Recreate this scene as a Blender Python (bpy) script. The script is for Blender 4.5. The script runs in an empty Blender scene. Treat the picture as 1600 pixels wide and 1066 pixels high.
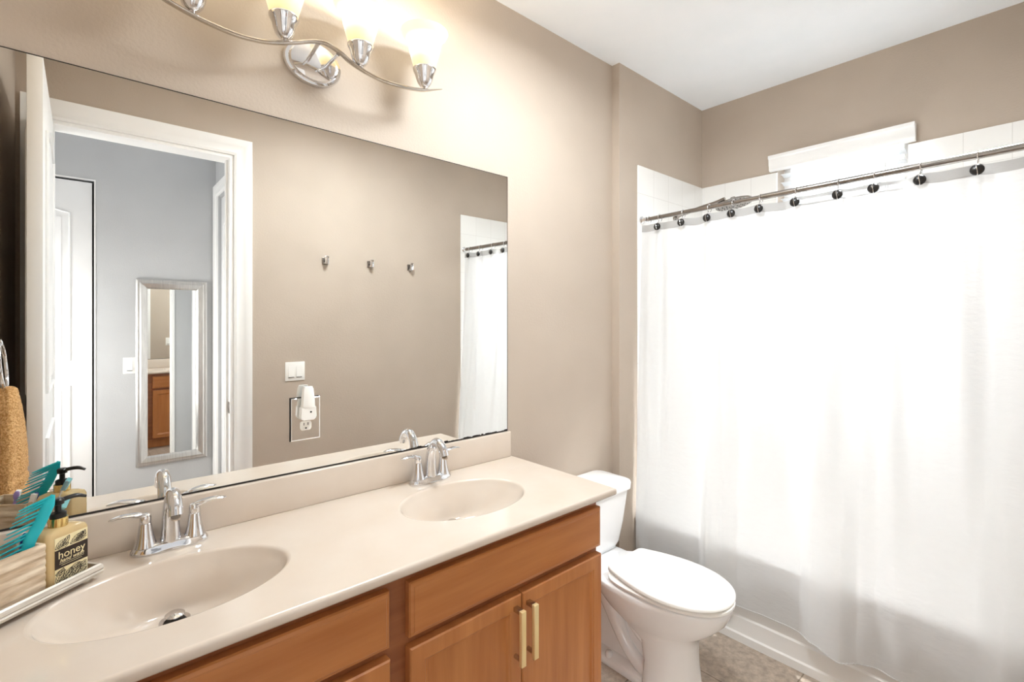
import bpy, bmesh, math, random
from math import sin, cos, pi, radians, sqrt
from mathutils import Vector, Matrix

random.seed(7)
S = bpy.context.scene
COL = S.collection

# ------------------------------------------------------------------ camera
cam_d = bpy.data.cameras.new('camera')
cam = bpy.data.objects.new('camera', cam_d)
COL.objects.link(cam)
cam.location = (0.0, -1.55, 1.43)
cam.rotation_euler = (pi / 2, 0, math.atan2(859.0, 759.0) - pi / 2)
cam_d.sensor_width = 36.0
cam_d.lens = 759.0 / 1600.0 * 36.0
cam_d.shift_y = -32.0 / 1600.0
cam_d.clip_start = 0.02
S.camera = cam

# ------------------------------------------------------------------ light and exposure
S.view_settings.view_transform = 'Standard'
S.view_settings.look = 'None'
S.view_settings.gamma = 1.0
S.view_settings.use_curve_mapping = False
S.view_settings.exposure = 0.6
S.cycles.max_bounces = 14
S.cycles.diffuse_bounces = 6
S.cycles.glossy_bounces = 8
S.cycles.transmission_bounces = 10
S.cycles.transparent_max_bounces = 12

world = bpy.data.worlds.new('daylight')
S.world = world
world.use_nodes = True
wb = world.node_tree.nodes['Background']
wb.inputs['Strength'].default_value = 8.8
_nt = world.node_tree
_tc = _nt.nodes.new('ShaderNodeTexCoord')
_sp = _nt.nodes.new('ShaderNodeSeparateXYZ')
_rp = _nt.nodes.new('ShaderNodeValToRGB')          # dim ground below a bright overcast sky
_rp.color_ramp.elements[0].position = 0.48
_rp.color_ramp.elements[0].color = (0.25, 0.255, 0.255, 1)
_rp.color_ramp.elements[1].position = 0.52
_rp.color_ramp.elements[1].color = (0.87, 0.94, 1.0, 1)
_md = _nt.nodes.new('ShaderNodeMath')
_md.operation = 'MULTIPLY_ADD'
_md.inputs[1].default_value = 0.5
_md.inputs[2].default_value = 0.5
_nt.links.new(_tc.outputs['Generated'], _sp.inputs[0])
_nt.links.new(_sp.outputs['Z'], _md.inputs[0])
_nt.links.new(_md.outputs[0], _rp.inputs['Fac'])
_nt.links.new(_rp.outputs['Color'], wb.inputs['Color'])


def area(name, loc, size, power, color, rot=(0, 0, 0), size_y=None, portal=False, spread=None):
    l = bpy.data.lights.new(name, 'AREA')
    l.energy = power
    l.color = color
    l.size = size
    if size_y:
        l.shape = 'RECTANGLE'
        l.size_y = size_y
    if spread:
        l.spread = spread
    o = bpy.data.objects.new(name, l)
    o.location = loc
    o.rotation_euler = rot
    COL.objects.link(o)
    if portal:
        l.cycles.is_portal = True
    return o


# daylight enters through the window over the tub
area('window_portal', (3.02, -0.78, 1.66), 1.2, 1.0, (1, 1, 1), (0, radians(90), 0), 0.58, portal=True)
# added fill lamps, out of view (invented housings are built further down)
area('bath_fill_lamp', (1.2, -0.72, 2.640), 0.4, 17.5, (0.88, 0.95, 1.0))
_l = bpy.data.lights.new('bath_fill_point', 'POINT')     # small extra fill added just below the lamp bowl
_l.energy = 1.5
_l.color = (0.90, 0.96, 1.0)
_l.shadow_soft_size = 0.10
_o = bpy.data.objects.new('bath_fill_point', _l)
_o.location = (1.2, -0.72, 2.615)
COL.objects.link(_o)
area('hall_fill_light', (-0.735, -2.25, 1.15), 0.9, 17.0, (1.0, 0.995, 0.985), (0, radians(-90), 0), 0.85)  # added area fill that brightens the hall from its unseen west end
area('tub_fill_spot', (2.45, -1.33, 2.735), 0.14, 10.0, (0.93, 0.97, 1.0), (radians(14), 0, 0), spread=radians(56))  # added spot that lifts the lower curtain from behind


# ------------------------------------------------------------------ materials
def srgb(r, g, b):
    def f(c):
        c = c / 255.0
        return c / 12.92 if c <= 0.04045 else ((c + 0.055) / 1.055) ** 2.4
    return (f(r), f(g), f(b), 1.0)


def mat(name, col, rough=0.5, metal=0.0, **kw):
    m = bpy.data.materials.new(name)
    m.use_nodes = True
    b = m.node_tree.nodes['Principled BSDF']
    b.inputs['Base Color'].default_value = col
    b.inputs['Roughness'].default_value = rough
    b.inputs['Metallic'].default_value = metal
    for k, v in kw.items():
        b.inputs[k.replace('_', ' ')].default_value = v
    return m


def nd(m, t):
    return m.node_tree.nodes.new(t)


def lk(m, a, b):
    m.node_tree.links.new(a, b)


def add_noise(m, c1, c2, scale=5.0, detail=4.0, stretch=(1, 1, 1), bump=0.0, bscale=None, lo=0.35, hi=0.65, dist=0.01):
    """colour variation between c1 and c2 plus an optional fine bump"""
    b = m.node_tree.nodes['Principled BSDF']
    tc = nd(m, 'ShaderNodeTexCoord')
    mp = nd(m, 'ShaderNodeMapping')
    mp.inputs['Scale'].default_value = stretch
    lk(m, tc.outputs['Object'], mp.inputs['Vector'])
    n = nd(m, 'ShaderNodeTexNoise')
    n.inputs['Scale'].default_value = scale
    n.inputs['Detail'].default_value = detail
    lk(m, mp.outputs['Vector'], n.inputs['Vector'])
    r = nd(m, 'ShaderNodeValToRGB')
    r.color_ramp.elements[0].position = lo
    r.color_ramp.elements[0].color = c1
    r.color_ramp.elements[1].position = hi
    r.color_ramp.elements[1].color = c2
    lk(m, n.outputs['Fac'], r.inputs['Fac'])
    lk(m, r.outputs['Color'], b.inputs['Base Color'])
    if bump:
        n2 = nd(m, 'ShaderNodeTexNoise')
        n2.inputs['Scale'].default_value = bscale or scale
        n2.inputs['Detail'].default_value = 3.0
        lk(m, mp.outputs['Vector'], n2.inputs['Vector'])
        bp = nd(m, 'ShaderNodeBump')
        bp.inputs['Strength'].default_value = bump
        bp.inputs['Distance'].default_value = dist
        lk(m, n2.outputs['Fac'], bp.inputs['Height'])
        lk(m, bp.outputs['Normal'], b.inputs['Normal'])
    return m


def tile_mat(name, axes, size, tile, tile2, grout, mortar, rough, off=(0, 0), noise=0, bump=0.3):
    """square tiles laid in the plane of the two named world axes"""
    m = mat(name, tile, rough)
    b = m.node_tree.nodes['Principled BSDF']
    g = nd(m, 'ShaderNodeNewGeometry')
    sp = nd(m, 'ShaderNodeSeparateXYZ')
    lk(m, g.outputs['Position'], sp.inputs[0])
    cb = nd(m, 'ShaderNodeCombineXYZ')
    for i, a in enumerate(axes):
        ad = nd(m, 'ShaderNodeMath')
        ad.operation = 'ADD'
        ad.inputs[1].default_value = off[i]
        lk(m, sp.outputs[a], ad.inputs[0])
        lk(m, ad.outputs[0], cb.inputs[i])
    br = nd(m, 'ShaderNodeTexBrick')
    br.offset = 0.0
    br.squash = 1.0
    br.inputs['Scale'].default_value = 1.0
    br.inputs['Brick Width'].default_value = size
    br.inputs['Row Height'].default_value = size
    br.inputs['Mortar Size'].default_value = mortar
    br.inputs['Mortar Smooth'].default_value = 0.2
    br.inputs['Color1'].default_value = tile
    br.inputs['Color2'].default_value = tile2
    br.inputs['Mortar'].default_value = grout
    lk(m, cb.outputs[0], br.inputs['Vector'])
    out = br.outputs['Color']
    if noise:
        n = nd(m, 'ShaderNodeTexNoise')
        n.inputs['Scale'].default_value = 34.0
        n.inputs['Detail'].default_value = 8.0
        n.inputs['Roughness'].default_value = 0.65
        lk(m, g.outputs['Position'], n.inputs['Vector'])
        r = nd(m, 'ShaderNodeValToRGB')
        r.color_ramp.elements[0].position = 0.32
        r.color_ramp.elements[0].color = (0.68, 0.66, 0.64, 1)
        r.color_ramp.elements[1].position = 0.68
        r.color_ramp.elements[1].color = (1.35, 1.33, 1.3, 1)
        lk(m, n.outputs['Fac'], r.inputs['Fac'])
        mx = nd(m, 'ShaderNodeMix')
        mx.data_type = 'RGBA'
        mx.blend_type = 'MULTIPLY'
        mx.inputs[0].default_value = noise
        lk(m, br.outputs['Color'], mx.inputs[6])
        lk(m, r.outputs['Color'], mx.inputs[7])
        out = mx.outputs[2]
    lk(m, out, b.inputs['Base Color'])
    bp = nd(m, 'ShaderNodeBump')
    bp.invert = True
    bp.inputs['Strength'].default_value = bump
    bp.inputs['Distance'].default_value = 0.002
    lk(m, br.outputs['Fac'], bp.inputs['Height'])
    lk(m, bp.outputs['Normal'], b.inputs['Normal'])
    return m


M = {}
M['wall'] = add_noise(mat('beige_wall_paint', srgb(190, 176, 161), 0.75), srgb(188, 174, 159), srgb(193, 179, 164),
                      3.0, 2.0, bump=0.22, bscale=120.0, dist=0.004)
M['hall_wall'] = add_noise(mat('grey_wall_paint', srgb(190, 191, 192), 0.6), srgb(188, 189, 190), srgb(193, 194, 195),
                           3.0, 2.0, bump=0.15, bscale=120.0, dist=0.004)
M['ceiling'] = add_noise(mat('white_ceiling_paint', srgb(244, 247, 251), 0.8), srgb(242, 246, 250), srgb(246, 249, 253),
                         4.0, bump=0.1, bscale=150.0, dist=0.003)
M['trim'] = add_noise(mat('white_trim_paint', srgb(243, 242, 240), 0.3), srgb(242, 241, 239), srgb(246, 245, 243), 4.0)
M['door'] = add_noise(mat('white_door_paint', srgb(244, 244, 244), 0.35), srgb(243, 243, 243), srgb(247, 247, 247), 4.0)
M['counter'] = add_noise(mat('cream_cultured_marble', srgb(216, 203, 189), 0.12), srgb(215, 201, 186), srgb(219, 207, 194),
                         6.0, 6.0)
M['chrome'] = add_noise(mat('polished_chrome', srgb(225, 225, 228), 0.06, 1.0), srgb(220, 220, 223), srgb(232, 232, 234), 9.0)
M['nickel'] = add_noise(mat('brushed_nickel', srgb(196, 188, 178), 0.2, 1.0), srgb(186, 178, 168), srgb(204, 196, 186), 14.0)
M['rod'] = add_noise(mat('steel_rod', srgb(150, 145, 142), 0.22, 1.0), srgb(140, 136, 133), srgb(165, 158, 152), 8.0)
M['handle'] = add_noise(mat('champagne_metal', srgb(255, 232, 172), 0.42, 0.55), srgb(253, 228, 166), srgb(255, 236, 182), 9.0)
M['ceramic'] = add_noise(mat('white_vitreous_china', srgb(244, 244, 244), 0.08), srgb(243, 243, 243), srgb(247, 247, 247), 3.0)
M['plastic'] = add_noise(mat('white_plastic', srgb(248, 247, 243), 0.25), srgb(246, 245, 240), srgb(250, 249, 246), 6.0)
M['tub'] = add_noise(mat('white_enamel', srgb(238, 236, 233), 0.15), srgb(236, 234, 231), srgb(241, 239, 236), 3.0)
M['slat'] = add_noise(mat('pale_grey_slat', srgb(238, 240, 242), 0.5), srgb(235, 237, 239), srgb(242, 244, 246), 5.0)
M['black'] = add_noise(mat('black_plastic', srgb(22, 20, 20), 0.3), srgb(18, 17, 17), srgb(28, 26, 25), 9.0)
M['dark'] = add_noise(mat('dark_gap', srgb(40, 34, 30), 0.7), srgb(34, 29, 26), srgb(46, 40, 35), 9.0)
M['gold'] = add_noise(mat('gold_collar', srgb(222, 190, 120), 0.22, 1.0), srgb(214, 182, 112), srgb(230, 200, 134), 9.0)
M['mirror'] = add_noise(mat('mirror_silver', (0.93, 0.94, 0.93, 1), 0.0, 1.0), (0.925, 0.935, 0.925, 1), (0.935, 0.945, 0.935, 1), 2.0)
M['silver_frame'] = add_noise(mat('brushed_silver_frame', srgb(205, 203, 200), 0.32, 1.0), srgb(196, 194, 192),
                              srgb(216, 214, 210), 12.0, stretch=(30, 1, 1))
M['towel'] = add_noise(mat('tan_terry_cloth', srgb(222, 172, 112), 0.95), srgb(196, 142, 82), srgb(240, 196, 138), 160.0,
                       3.0, bump=1.0, bscale=220.0, dist=0.006)
M['teal'] = add_noise(mat('teal_plastic', srgb(24, 178, 190), 0.3), srgb(18, 170, 184), srgb(30, 190, 200), 7.0)
M['aqua'] = add_noise(mat('aqua_plastic', srgb(130, 205, 215), 0.3), srgb(120, 198, 210), srgb(150, 215, 222), 7.0)
M['blue'] = add_noise(mat('blue_plastic', srgb(40, 60, 160), 0.3), srgb(34, 54, 150), srgb(48, 70, 172), 7.0)
M['purple'] = add_noise(mat('lilac_plastic', srgb(170, 140, 205), 0.3), srgb(160, 130, 198), srgb(184, 156, 214), 7.0)
M['label_cream'] = add_noise(mat('cream_label', srgb(240, 226, 180), 0.45), srgb(236, 221, 172), srgb(245, 233, 192), 20.0)
M['label_dark'] = add_noise(mat('dark_brown_label', srgb(46, 32, 26), 0.4), srgb(42, 29, 24), srgb(52, 37, 30), 20.0)
M['tray'] = add_noise(mat('pale_silver_wash', srgb(206, 198, 186), 0.35, 0.35), srgb(190, 181, 170), srgb(226, 219, 208),
                      10.0, stretch=(1, 1, 14))
M['basket'] = add_noise(mat('whitewashed_wood', srgb(214, 194, 166), 0.55), srgb(182, 156, 126), srgb(236, 220, 196), 12.0,
                        4.0, stretch=(1, 1, 6), bump=0.2, bscale=30)
M['soap'] = add_noise(mat('honey_soap_plastic', srgb(238, 210, 156), 0.1, Transmission_Weight=0.35, IOR=1.38),
                      srgb(236, 206, 150), srgb(243, 219, 170), 9.0)
M['clear'] = add_noise(mat('clear_plastic', srgb(240, 244, 246), 0.08, Transmission_Weight=0.8, IOR=1.4),
                       srgb(238, 242, 244), srgb(244, 247, 248), 9.0)
M['floor'] = tile_mat('stone_floor_tile', (0, 1), 0.452, srgb(176, 162, 148), srgb(171, 157, 143), srgb(132, 118, 104), 0.003,
                      0.35, off=(-1.44, 0.407), noise=0.9)
M['tile_xz'] = tile_mat('white_wall_tile_x', (0, 2), 0.152, srgb(247, 246, 243), srgb(245, 244, 241), srgb(226, 224, 220),
                        0.0012, 0.12, off=(-2.22, 0.016))
M['tile_yz'] = tile_mat('white_wall_tile_y', (1, 2), 0.152, srgb(247, 246, 243), srgb(245, 244, 241), srgb(226, 224, 220),
                        0.0012, 0.12, off=(0.045, 0.016))


def wood(name, stretch):
    m = mat(name, srgb(176, 108, 64), 0.28)
    add_noise(m, srgb(172, 105, 55), srgb(198, 133, 78), 3.0, 6.0, stretch=stretch, bump=0.04, bscale=9.0, lo=0.25, hi=0.75)
    return m


M['wood_h'] = wood('maple_stain_horizontal', (0.8, 6, 9))
M['wood_v'] = wood('maple_stain_vertical', (9, 6, 0.8))
M['wood_shaded'] = add_noise(mat('maple_stain_shaded', srgb(148, 90, 54), 0.35), srgb(140, 84, 50), srgb(158, 98, 60), 4.0,
                           stretch=(0.8, 6, 9))  # door wood darkened: shade on the top rail put into the colour


def glass_pane():
    m = bpy.data.materials.new('window_glass')
    m.use_nodes = True
    nt = m.node_tree
    nt.nodes.clear()
    o = nt.nodes.new('ShaderNodeOutputMaterial')
    t = nt.nodes.new('ShaderNodeBsdfTransparent')
    g = nt.nodes.new('ShaderNodeBsdfGlossy')
    g.inputs['Roughness'].default_value = 0.02
    f = nt.nodes.new('ShaderNodeFresnel')
    f.inputs['IOR'].default_value = 1.45
    x = nt.nodes.new('ShaderNodeMixShader')
    nt.links.new(f.outputs[0], x.inputs[0])
    nt.links.new(t.outputs[0], x.inputs[1])
    nt.links.new(g.outputs[0], x.inputs[2])
    nt.links.new(x.outputs[0], o.inputs[0])
    return m


M['glass'] = glass_pane()


def cloth_mat(name, col, trans, weave=900.0, bump=0.25, clear=0.0):
    m = bpy.data.materials.new(name)
    m.use_nodes = True
    nt = m.node_tree
    nt.nodes.clear()
    N = nt.nodes.new
    o = N('ShaderNodeOutputMaterial')
    df = N('ShaderNodeBsdfDiffuse')
    tr = N('ShaderNodeBsdfTranslucent')
    tc = N('ShaderNodeTexCoord')
    n = N('ShaderNodeTexNoise')
    n.inputs['Scale'].default_value = 26.0
    n.inputs['Detail'].default_value = 5.0
    mp = N('ShaderNodeMapping')
    mp.inputs['Scale'].default_value = (1, 1, 2.2)
    nt.links.new(tc.outputs['Object'], mp.inputs[0])
    nt.links.new(mp.outputs[0], n.inputs['Vector'])
    r = N('ShaderNodeValToRGB')
    r.color_ramp.elements[0].color = (col[0] * 0.97, col[1] * 0.97, col[2] * 0.97, 1)
    r.color_ramp.elements[1].color = col
    nt.links.new(n.outputs['Fac'], r.inputs['Fac'])
    bp = N('ShaderNodeBump')
    bp.inputs['Strength'].default_value = bump
    bp.inputs['Distance'].default_value = 0.006
    nt.links.new(n.outputs['Fac'], bp.inputs['Height'])
    for s in (df, tr):
        nt.links.new(r.outputs['Color'], s.inputs['Color'])
        nt.links.new(bp.outputs['Normal'], s.inputs['Normal'])
    x = N('ShaderNodeMixShader')
    x.inputs[0].default_value = trans
    nt.links.new(df.outputs[0], x.inputs[1])
    nt.links.new(tr.outputs[0], x.inputs[2])
    last = x
    if clear:
        tp = N('ShaderNodeBsdfTransparent')
        y = N('ShaderNodeMixShader')
        y.inputs[0].default_value = clear
        nt.links.new(x.outputs[0], y.inputs[1])
        nt.links.new(tp.outputs[0], y.inputs[2])
        last = y
    nt.links.new(last.outputs[0], o.inputs[0])
    return m


M['curtain'] = cloth_mat('white_curtain_fabric', (0.82, 0.82, 0.82, 1), 0.36, clear=0.002)
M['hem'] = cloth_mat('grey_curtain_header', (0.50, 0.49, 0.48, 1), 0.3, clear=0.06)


def lit_glass(name, col, strength, base=(0.95, 0.9, 0.8, 1)):
    """frosted lamp glass, lit from within by its bulb"""
    m = mat(name, base, 0.35)
    b = m.node_tree.nodes['Principled BSDF']
    n = nd(m, 'ShaderNodeTexNoise')
    n.inputs['Scale'].default_value = 6.0
    tc = nd(m, 'ShaderNodeTexCoord')
    lk(m, tc.outputs['Object'], n.inputs['Vector'])
    r = nd(m, 'ShaderNodeValToRGB')
    r.color_ramp.elements[0].color = col
    r.color_ramp.elements[1].color = (min(1, col[0] * 1.05), min(1, col[1] * 1.05), min(1, col[2] * 1.05), 1)
    lk(m, n.outputs['Fac'], r.inputs['Fac'])
    lk(m, r.outputs['Color'], b.inputs['Emission Color'])
    b.inputs['Emission Strength'].default_value = strength
    return m


M['shade'] = lit_glass('frosted_lit_glass', (1.0, 0.90, 0.66, 1), 1.0, (0.30, 0.28, 0.24, 1))
_b = M['shade'].node_tree.nodes['Principled BSDF']
_tc = nd(M['shade'], 'ShaderNodeTexCoord')
_s = nd(M['shade'], 'ShaderNodeSeparateXYZ')
_m = nd(M['shade'], 'ShaderNodeMapRange')
_m.inputs['From Min'].default_value = 0.035
_m.inputs['From Max'].default_value = 0.165
_r = nd(M['shade'], 'ShaderNodeValToRGB')        # the bulb sits low in the glass: amber neck, white body, cream lip
_r.color_ramp.elements[0].position = 0.0
_r.color_ramp.elements[0].color = (0.62, 0.42, 0.17, 1)
_r.color_ramp.elements[1].position = 1.0
_r.color_ramp.elements[1].color = (0.74, 0.64, 0.42, 1)
for _p, _c in ((0.28, (0.85, 0.68, 0.36, 1)), (0.45, (1.0, 0.95, 0.78, 1)), (0.80, (1.0, 0.95, 0.80, 1)), (0.88, (0.72, 0.62, 0.42, 1))):
    _e = _r.color_ramp.elements.new(_p)
    _e.color = _c
lk(M['shade'], _tc.outputs['Object'], _s.inputs[0])
lk(M['shade'], _s.outputs['Z'], _m.inputs['Value'])
lk(M['shade'], _m.outputs[0], _r.inputs['Fac'])
lk(M['shade'], _r.outputs['Color'], _b.inputs['Emission Color'])
M['bulb'] = lit_glass('lit_bulb', (1.0, 0.9, 0.7, 1), 14.0)
M['diffuser'] = lit_glass('lit_diffuser', (1.0, 0.97, 0.93, 1), 1.5)  # glowing bowl of the added bathroom fill lamp


# ------------------------------------------------------------------ mesh helpers
def nb():
    return bmesh.new()


def box(bm, x0, x1, y0, y1, z0, z1, bev=0.0, seg=2, mi=0):
    t = bmesh.new()
    bmesh.ops.create_cube(t, size=1.0)
    bmesh.ops.scale(t, vec=(abs(x1 - x0), abs(y1 - y0), abs(z1 - z0)), verts=t.verts)
    bmesh.ops.translate(t, vec=((x0 + x1) / 2, (y0 + y1) / 2, (z0 + z1) / 2), verts=t.verts)
    if bev:
        bmesh.ops.bevel(t, geom=t.edges[:], offset=bev, segments=seg, affect='EDGES', profile=0.5)
    merge(bm, t, mi)
    return bm


def merge(bm, t, mi=0, mtx=None):
    if mtx is not None:
        bmesh.ops.transform(t, matrix=mtx, verts=t.verts)
    mp = {}
    for v in t.verts:
        mp[v] = bm.verts.new(v.co)
    for f in t.faces:
        try:
            nf = bm.faces.new([mp[v] for v in f.verts])
            nf.material_index = mi
        except ValueError:
            pass
    t.free()


def loft(bm, rings, cap0=True, cap1=True, closed=True):
    vs = [[bm.verts.new(p) for p in r] for r in rings]
    n = len(rings[0])
    for a, b in zip(vs[:-1], vs[1:]):
        for i in range(n if closed else n - 1):
            j = (i + 1) % n
            try:
                bm.faces.new((a[i], a[j], b[j], b[i]))
            except ValueError:
                pass
    if cap0:
        bm.faces.new(list(reversed(vs[0])))
    if cap1:
        bm.faces.new(vs[-1])
    return vs


def circ(c, r, n=24, ry=None, z=None):
    ry = r if ry is None else ry
    return [(c[0] + r * cos(2 * pi * i / n), c[1] + ry * sin(2 * pi * i / n), c[2]) for i in range(n)]


def lathe(bm, prof, c=(0, 0, 0), n=32, cap0=True, cap1=True, mtx=None):
    t = bmesh.new()
    loft(t, [circ((0, 0, z), max(r, 1e-4), n) for r, z in prof], cap0, cap1)
    m = Matrix.Translation(c)
    if mtx is not None:
        m = m @ mtx
    merge(bm, t, 0, m)
    return bm


def tube(bm, pts, rad, n=12, flat=None):
    """swept round (or flattened) tube through the points"""
    P = [Vector(p) for p in pts]
    if not hasattr(rad, '__len__'):
        rad = [rad] * len(P)
    prev = None
    rings = []
    for i, p in enumerate(P):
        t = (P[min(i + 1, len(P) - 1)] - P[max(i - 1, 0)]).normalized()
        if prev is None:
            up = Vector((0, 0, 1)) if abs(t.z) < 0.9 else Vector((0, 1, 0))
            u = t.cross(up).normalized()
        else:
            u = (prev - t * prev.dot(t)).normalized()
        prev = u
        w = t.cross(u).normalized()
        f = 1.0 if flat is None else (flat[i] if hasattr(flat, '__len__') else flat)
        rings.append([tuple(p + u * (rad[i] * cos(2 * pi * k / n)) + w * (rad[i] * f * sin(2 * pi * k / n))) for k in range(n)])
    loft(bm, rings)
    return bm


def spline(pts, n=8):
    """Catmull-Rom through points"""
    P = [Vector(p) for p in pts]
    P = [P[0] * 2 - P[1]] + P + [P[-1] * 2 - P[-2]]
    out = []
    for i in range(1, len(P) - 2):
        for k in range(n):
            t = k / n
            a, b, c, d = P[i - 1], P[i], P[i + 1], P[i + 2]
            out.append(0.5 * ((2 * b) + (c - a) * t + (2 * a - 5 * b + 4 * c - d) * t * t + (3 * b - a - 3 * c + d) * t ** 3))
    out.append(P[-2])
    return out


def prism(bm, poly, axis, a, b):
    """polygon (2D) pushed from a to b along axis 0/1/2"""
    def pt(p, h):
        if axis == 0:
            return (h, p[0], p[1])
        if axis == 1:
            return (p[0], h, p[1])
        return (p[0], p[1], h)
    loft(bm, [[pt(p, a) for p in poly], [pt(p, b) for p in poly]])
    return bm


def wpos(o):
    v = Vector((0, 0, 0))
    while o is not None:
        v += o.location
        o = o.parent
    return v


def obj(name, bm, m, parent=None, world=True, smooth=35, label=None):
    """links ONE mesh object; world=True: bm is given in world coordinates (parents unrotated)"""
    bmesh.ops.recalc_face_normals(bm, faces=bm.faces)
    if world:
        if parent is None:
            xs = [v.co for v in bm.verts]
            c = Vector(((min(v.x for v in xs) + max(v.x for v in xs)) / 2,
                        (min(v.y for v in xs) + max(v.y for v in xs)) / 2, min(v.z for v in xs)))
        else:
            c = wpos(parent)
        bmesh.ops.translate(bm, vec=-c, verts=bm.verts)
    me = bpy.data.meshes.new(name)
    bm.to_mesh(me)
    bm.free()
    if smooth:
        for p in me.polygons:
            p.use_smooth = True
        me.set_sharp_from_angle(angle=radians(smooth))
    for mm in (m if isinstance(m, (list, tuple)) else [m]):
        me.materials.append(mm)
    o = bpy.data.objects.new(name, me)
    COL.objects.link(o)
    if parent is not None:
        o.parent = parent
    elif world:
        o.location = c
    if label:
        o['label'] = label
    return o


def tag(o, label, cat, group=None, kind=None):
    o['label'] = label
    o['category'] = cat
    if group:
        o['group'] = group
    if kind:
        o['kind'] = kind
    return o


def thing(name, label, cat, loc, rotz=0.0, group=None):
    o = bpy.data.objects.new(name, None)
    o.empty_display_size = 0.05
    o.location = loc
    o.rotation_euler = (0, 0, rotz)
    COL.objects.link(o)
    return tag(o, label, cat, group)


def struct(name, bm, m, parent=None, **kw):
    o = obj(name, bm, m, parent, **kw)
    if parent is None:
        o['kind'] = 'structure'
    return o


def dup(root, loc, label, rotz=None):
    r = root.copy()
    COL.objects.link(r)
    r.location = loc
    if rotz is not None:
        r.rotation_euler = (0, 0, rotz)
    r['label'] = label
    for ch in list(root.children):
        c = ch.copy()
        COL.objects.link(c)
        c.parent = r
        for g in list(ch.children):
            d = g.copy()
            COL.objects.link(d)
            d.parent = c
    return r


def text_bm(s, size, shear=0.0, ext=0.0002):
    cu = bpy.data.curves.new('t', 'FONT')
    cu.body = s
    cu.size = size
    cu.shear = shear
    cu.extrude = ext
    cu.align_x = 'CENTER'
    cu.align_y = 'CENTER'
    o = bpy.data.objects.new('t', cu)
    COL.objects.link(o)
    bpy.context.view_layer.update()
    me = bpy.data.meshes.new_from_object(o.evaluated_get(bpy.context.evaluated_depsgraph_get()))
    bm = bmesh.new()
    bm.from_mesh(me)
    bpy.data.objects.remove(o)
    bpy.data.curves.remove(cu)
    bpy.data.meshes.remove(me)
    return bm


# ------------------------------------------------------------------ the room
XL, XR = -0.229, 2.93          # west wall, window wall
YS, CEIL = -1.59, 2.755        # south wall (with the doorway), ceiling
STEP_X, STEP_Y = 2.065, -0.045
HY, HX0, HX1 = -2.85, -0.75, 0.78   # hall back wall and hall ends
DX0, DX1, DZ = -0.12, 0.645, 2.372   # doorway

bm = nb(); box(bm, HX0 - .12, XR + .15, HY - .12, 0.12, -0.06, 0.0)
struct('floor', bm, M['floor'])
bm = nb(); box(bm, HX0 - .12, XR + .15, HY - .12, 0.12, CEIL, CEIL + 0.06)
struct('ceiling', bm, M['ceiling'])
bm = nb(); box(bm, XL - .12, STEP_X, 0, 0.12, 0, CEIL)
struct('wall_north', bm, M['wall'])
bm = nb(); box(bm, STEP_X, XR + .15, STEP_Y, 0.12, 0, CEIL)
struct('wall_north_alcove', bm, M['wall'])
bm = nb(); box(bm, XL - .12, XL, YS - .12, 0, 0, CEIL)
struct('wall_west', bm, M['wall'])
# south wall round the doorway: bathroom face beige, hall face grey
bm = nb()
box(bm, XL, DX0, YS - .06, YS, 0, CEIL); box(bm, DX1, XR, YS - .06, YS, 0, CEIL); box(bm, DX0, DX1, YS - .06, YS, DZ, CEIL)
struct('wall_south', bm, M['wall'])
bm = nb()
box(bm, XL, DX0, YS - .12, YS - .06, 0, CEIL); box(bm, DX1, HX1 + .12, YS - .12, YS - .06, 0, CEIL)
box(bm, DX0, DX1, YS - .12, YS - .06, DZ, CEIL); box(bm, HX0, XL - .12, YS - .12, YS - .06, 0, CEIL)
struct('wall_hall_front', bm, M['hall_wall'])
# window wall with its opening
WY0, WY1, WZ0, WZ1 = -1.07, -0.49, 1.06, 2.335
bm = nb()
box(bm, XR, XR + .15, YS - .12, WY0, 0, CEIL); box(bm, XR, XR + .15, WY1, STEP_Y, 0, CEIL)
box(bm, XR, XR + .15, WY0, WY1, 0, WZ0); box(bm, XR, XR + .15, WY0, WY1, WZ1, CEIL)
struct('wall_east', bm, M['wall'])
# hall
HD0, HD1 = -0.70, 0.058
bm = nb()
box(bm, HX0, HD0, HY - .12, HY, 0, CEIL); box(bm, HD1, HX1 + .12, HY - .12, HY, 0, CEIL); box(bm, HD0, HD1, HY - .12, HY, 2.385, CEIL)
struct('wall_hall_back', bm, M['hall_wall'])
SD0, SD1 = -2.755, -1.99
bm = nb()
box(bm, HX1, HX1 + .12, HY, SD0, 0, CEIL); box(bm, HX1, HX1 + .12, SD1, YS - .12, 0, CEIL); box(bm, HX1, HX1 + .12, SD0, SD1, 2.385, CEIL)
struct('wall_hall_east', bm, M['hall_wall'])
bm = nb(); box(bm, HX0 - .12, HX0, HY, YS - .06, 0, CEIL)
struct('wall_hall_west', bm, M['hall_wall'])

# white wall tile round the tub
TZ = 2.262
bm = nb(); box(bm, 2.222, XR, STEP_Y - .008, STEP_Y, 0, TZ, 0.002)
struct('wall_tile_north', bm, M['tile_xz'])
bm = nb(); box(bm, 2.222, XR, YS, YS + .008, 0, TZ, 0.002)
struct('wall_tile_south', bm, M['tile_xz'])
bm = nb()
y0, y1 = YS + .008, STEP_Y - .008
box(bm, XR - .008, XR, y0, WY0, 0, TZ); box(bm, XR - .008, XR, WY1, y1, 0, TZ); box(bm, XR - .008, XR, WY0, WY1, 0, WZ0)
struct('wall_tile_east', bm, M['tile_yz'])

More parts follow.
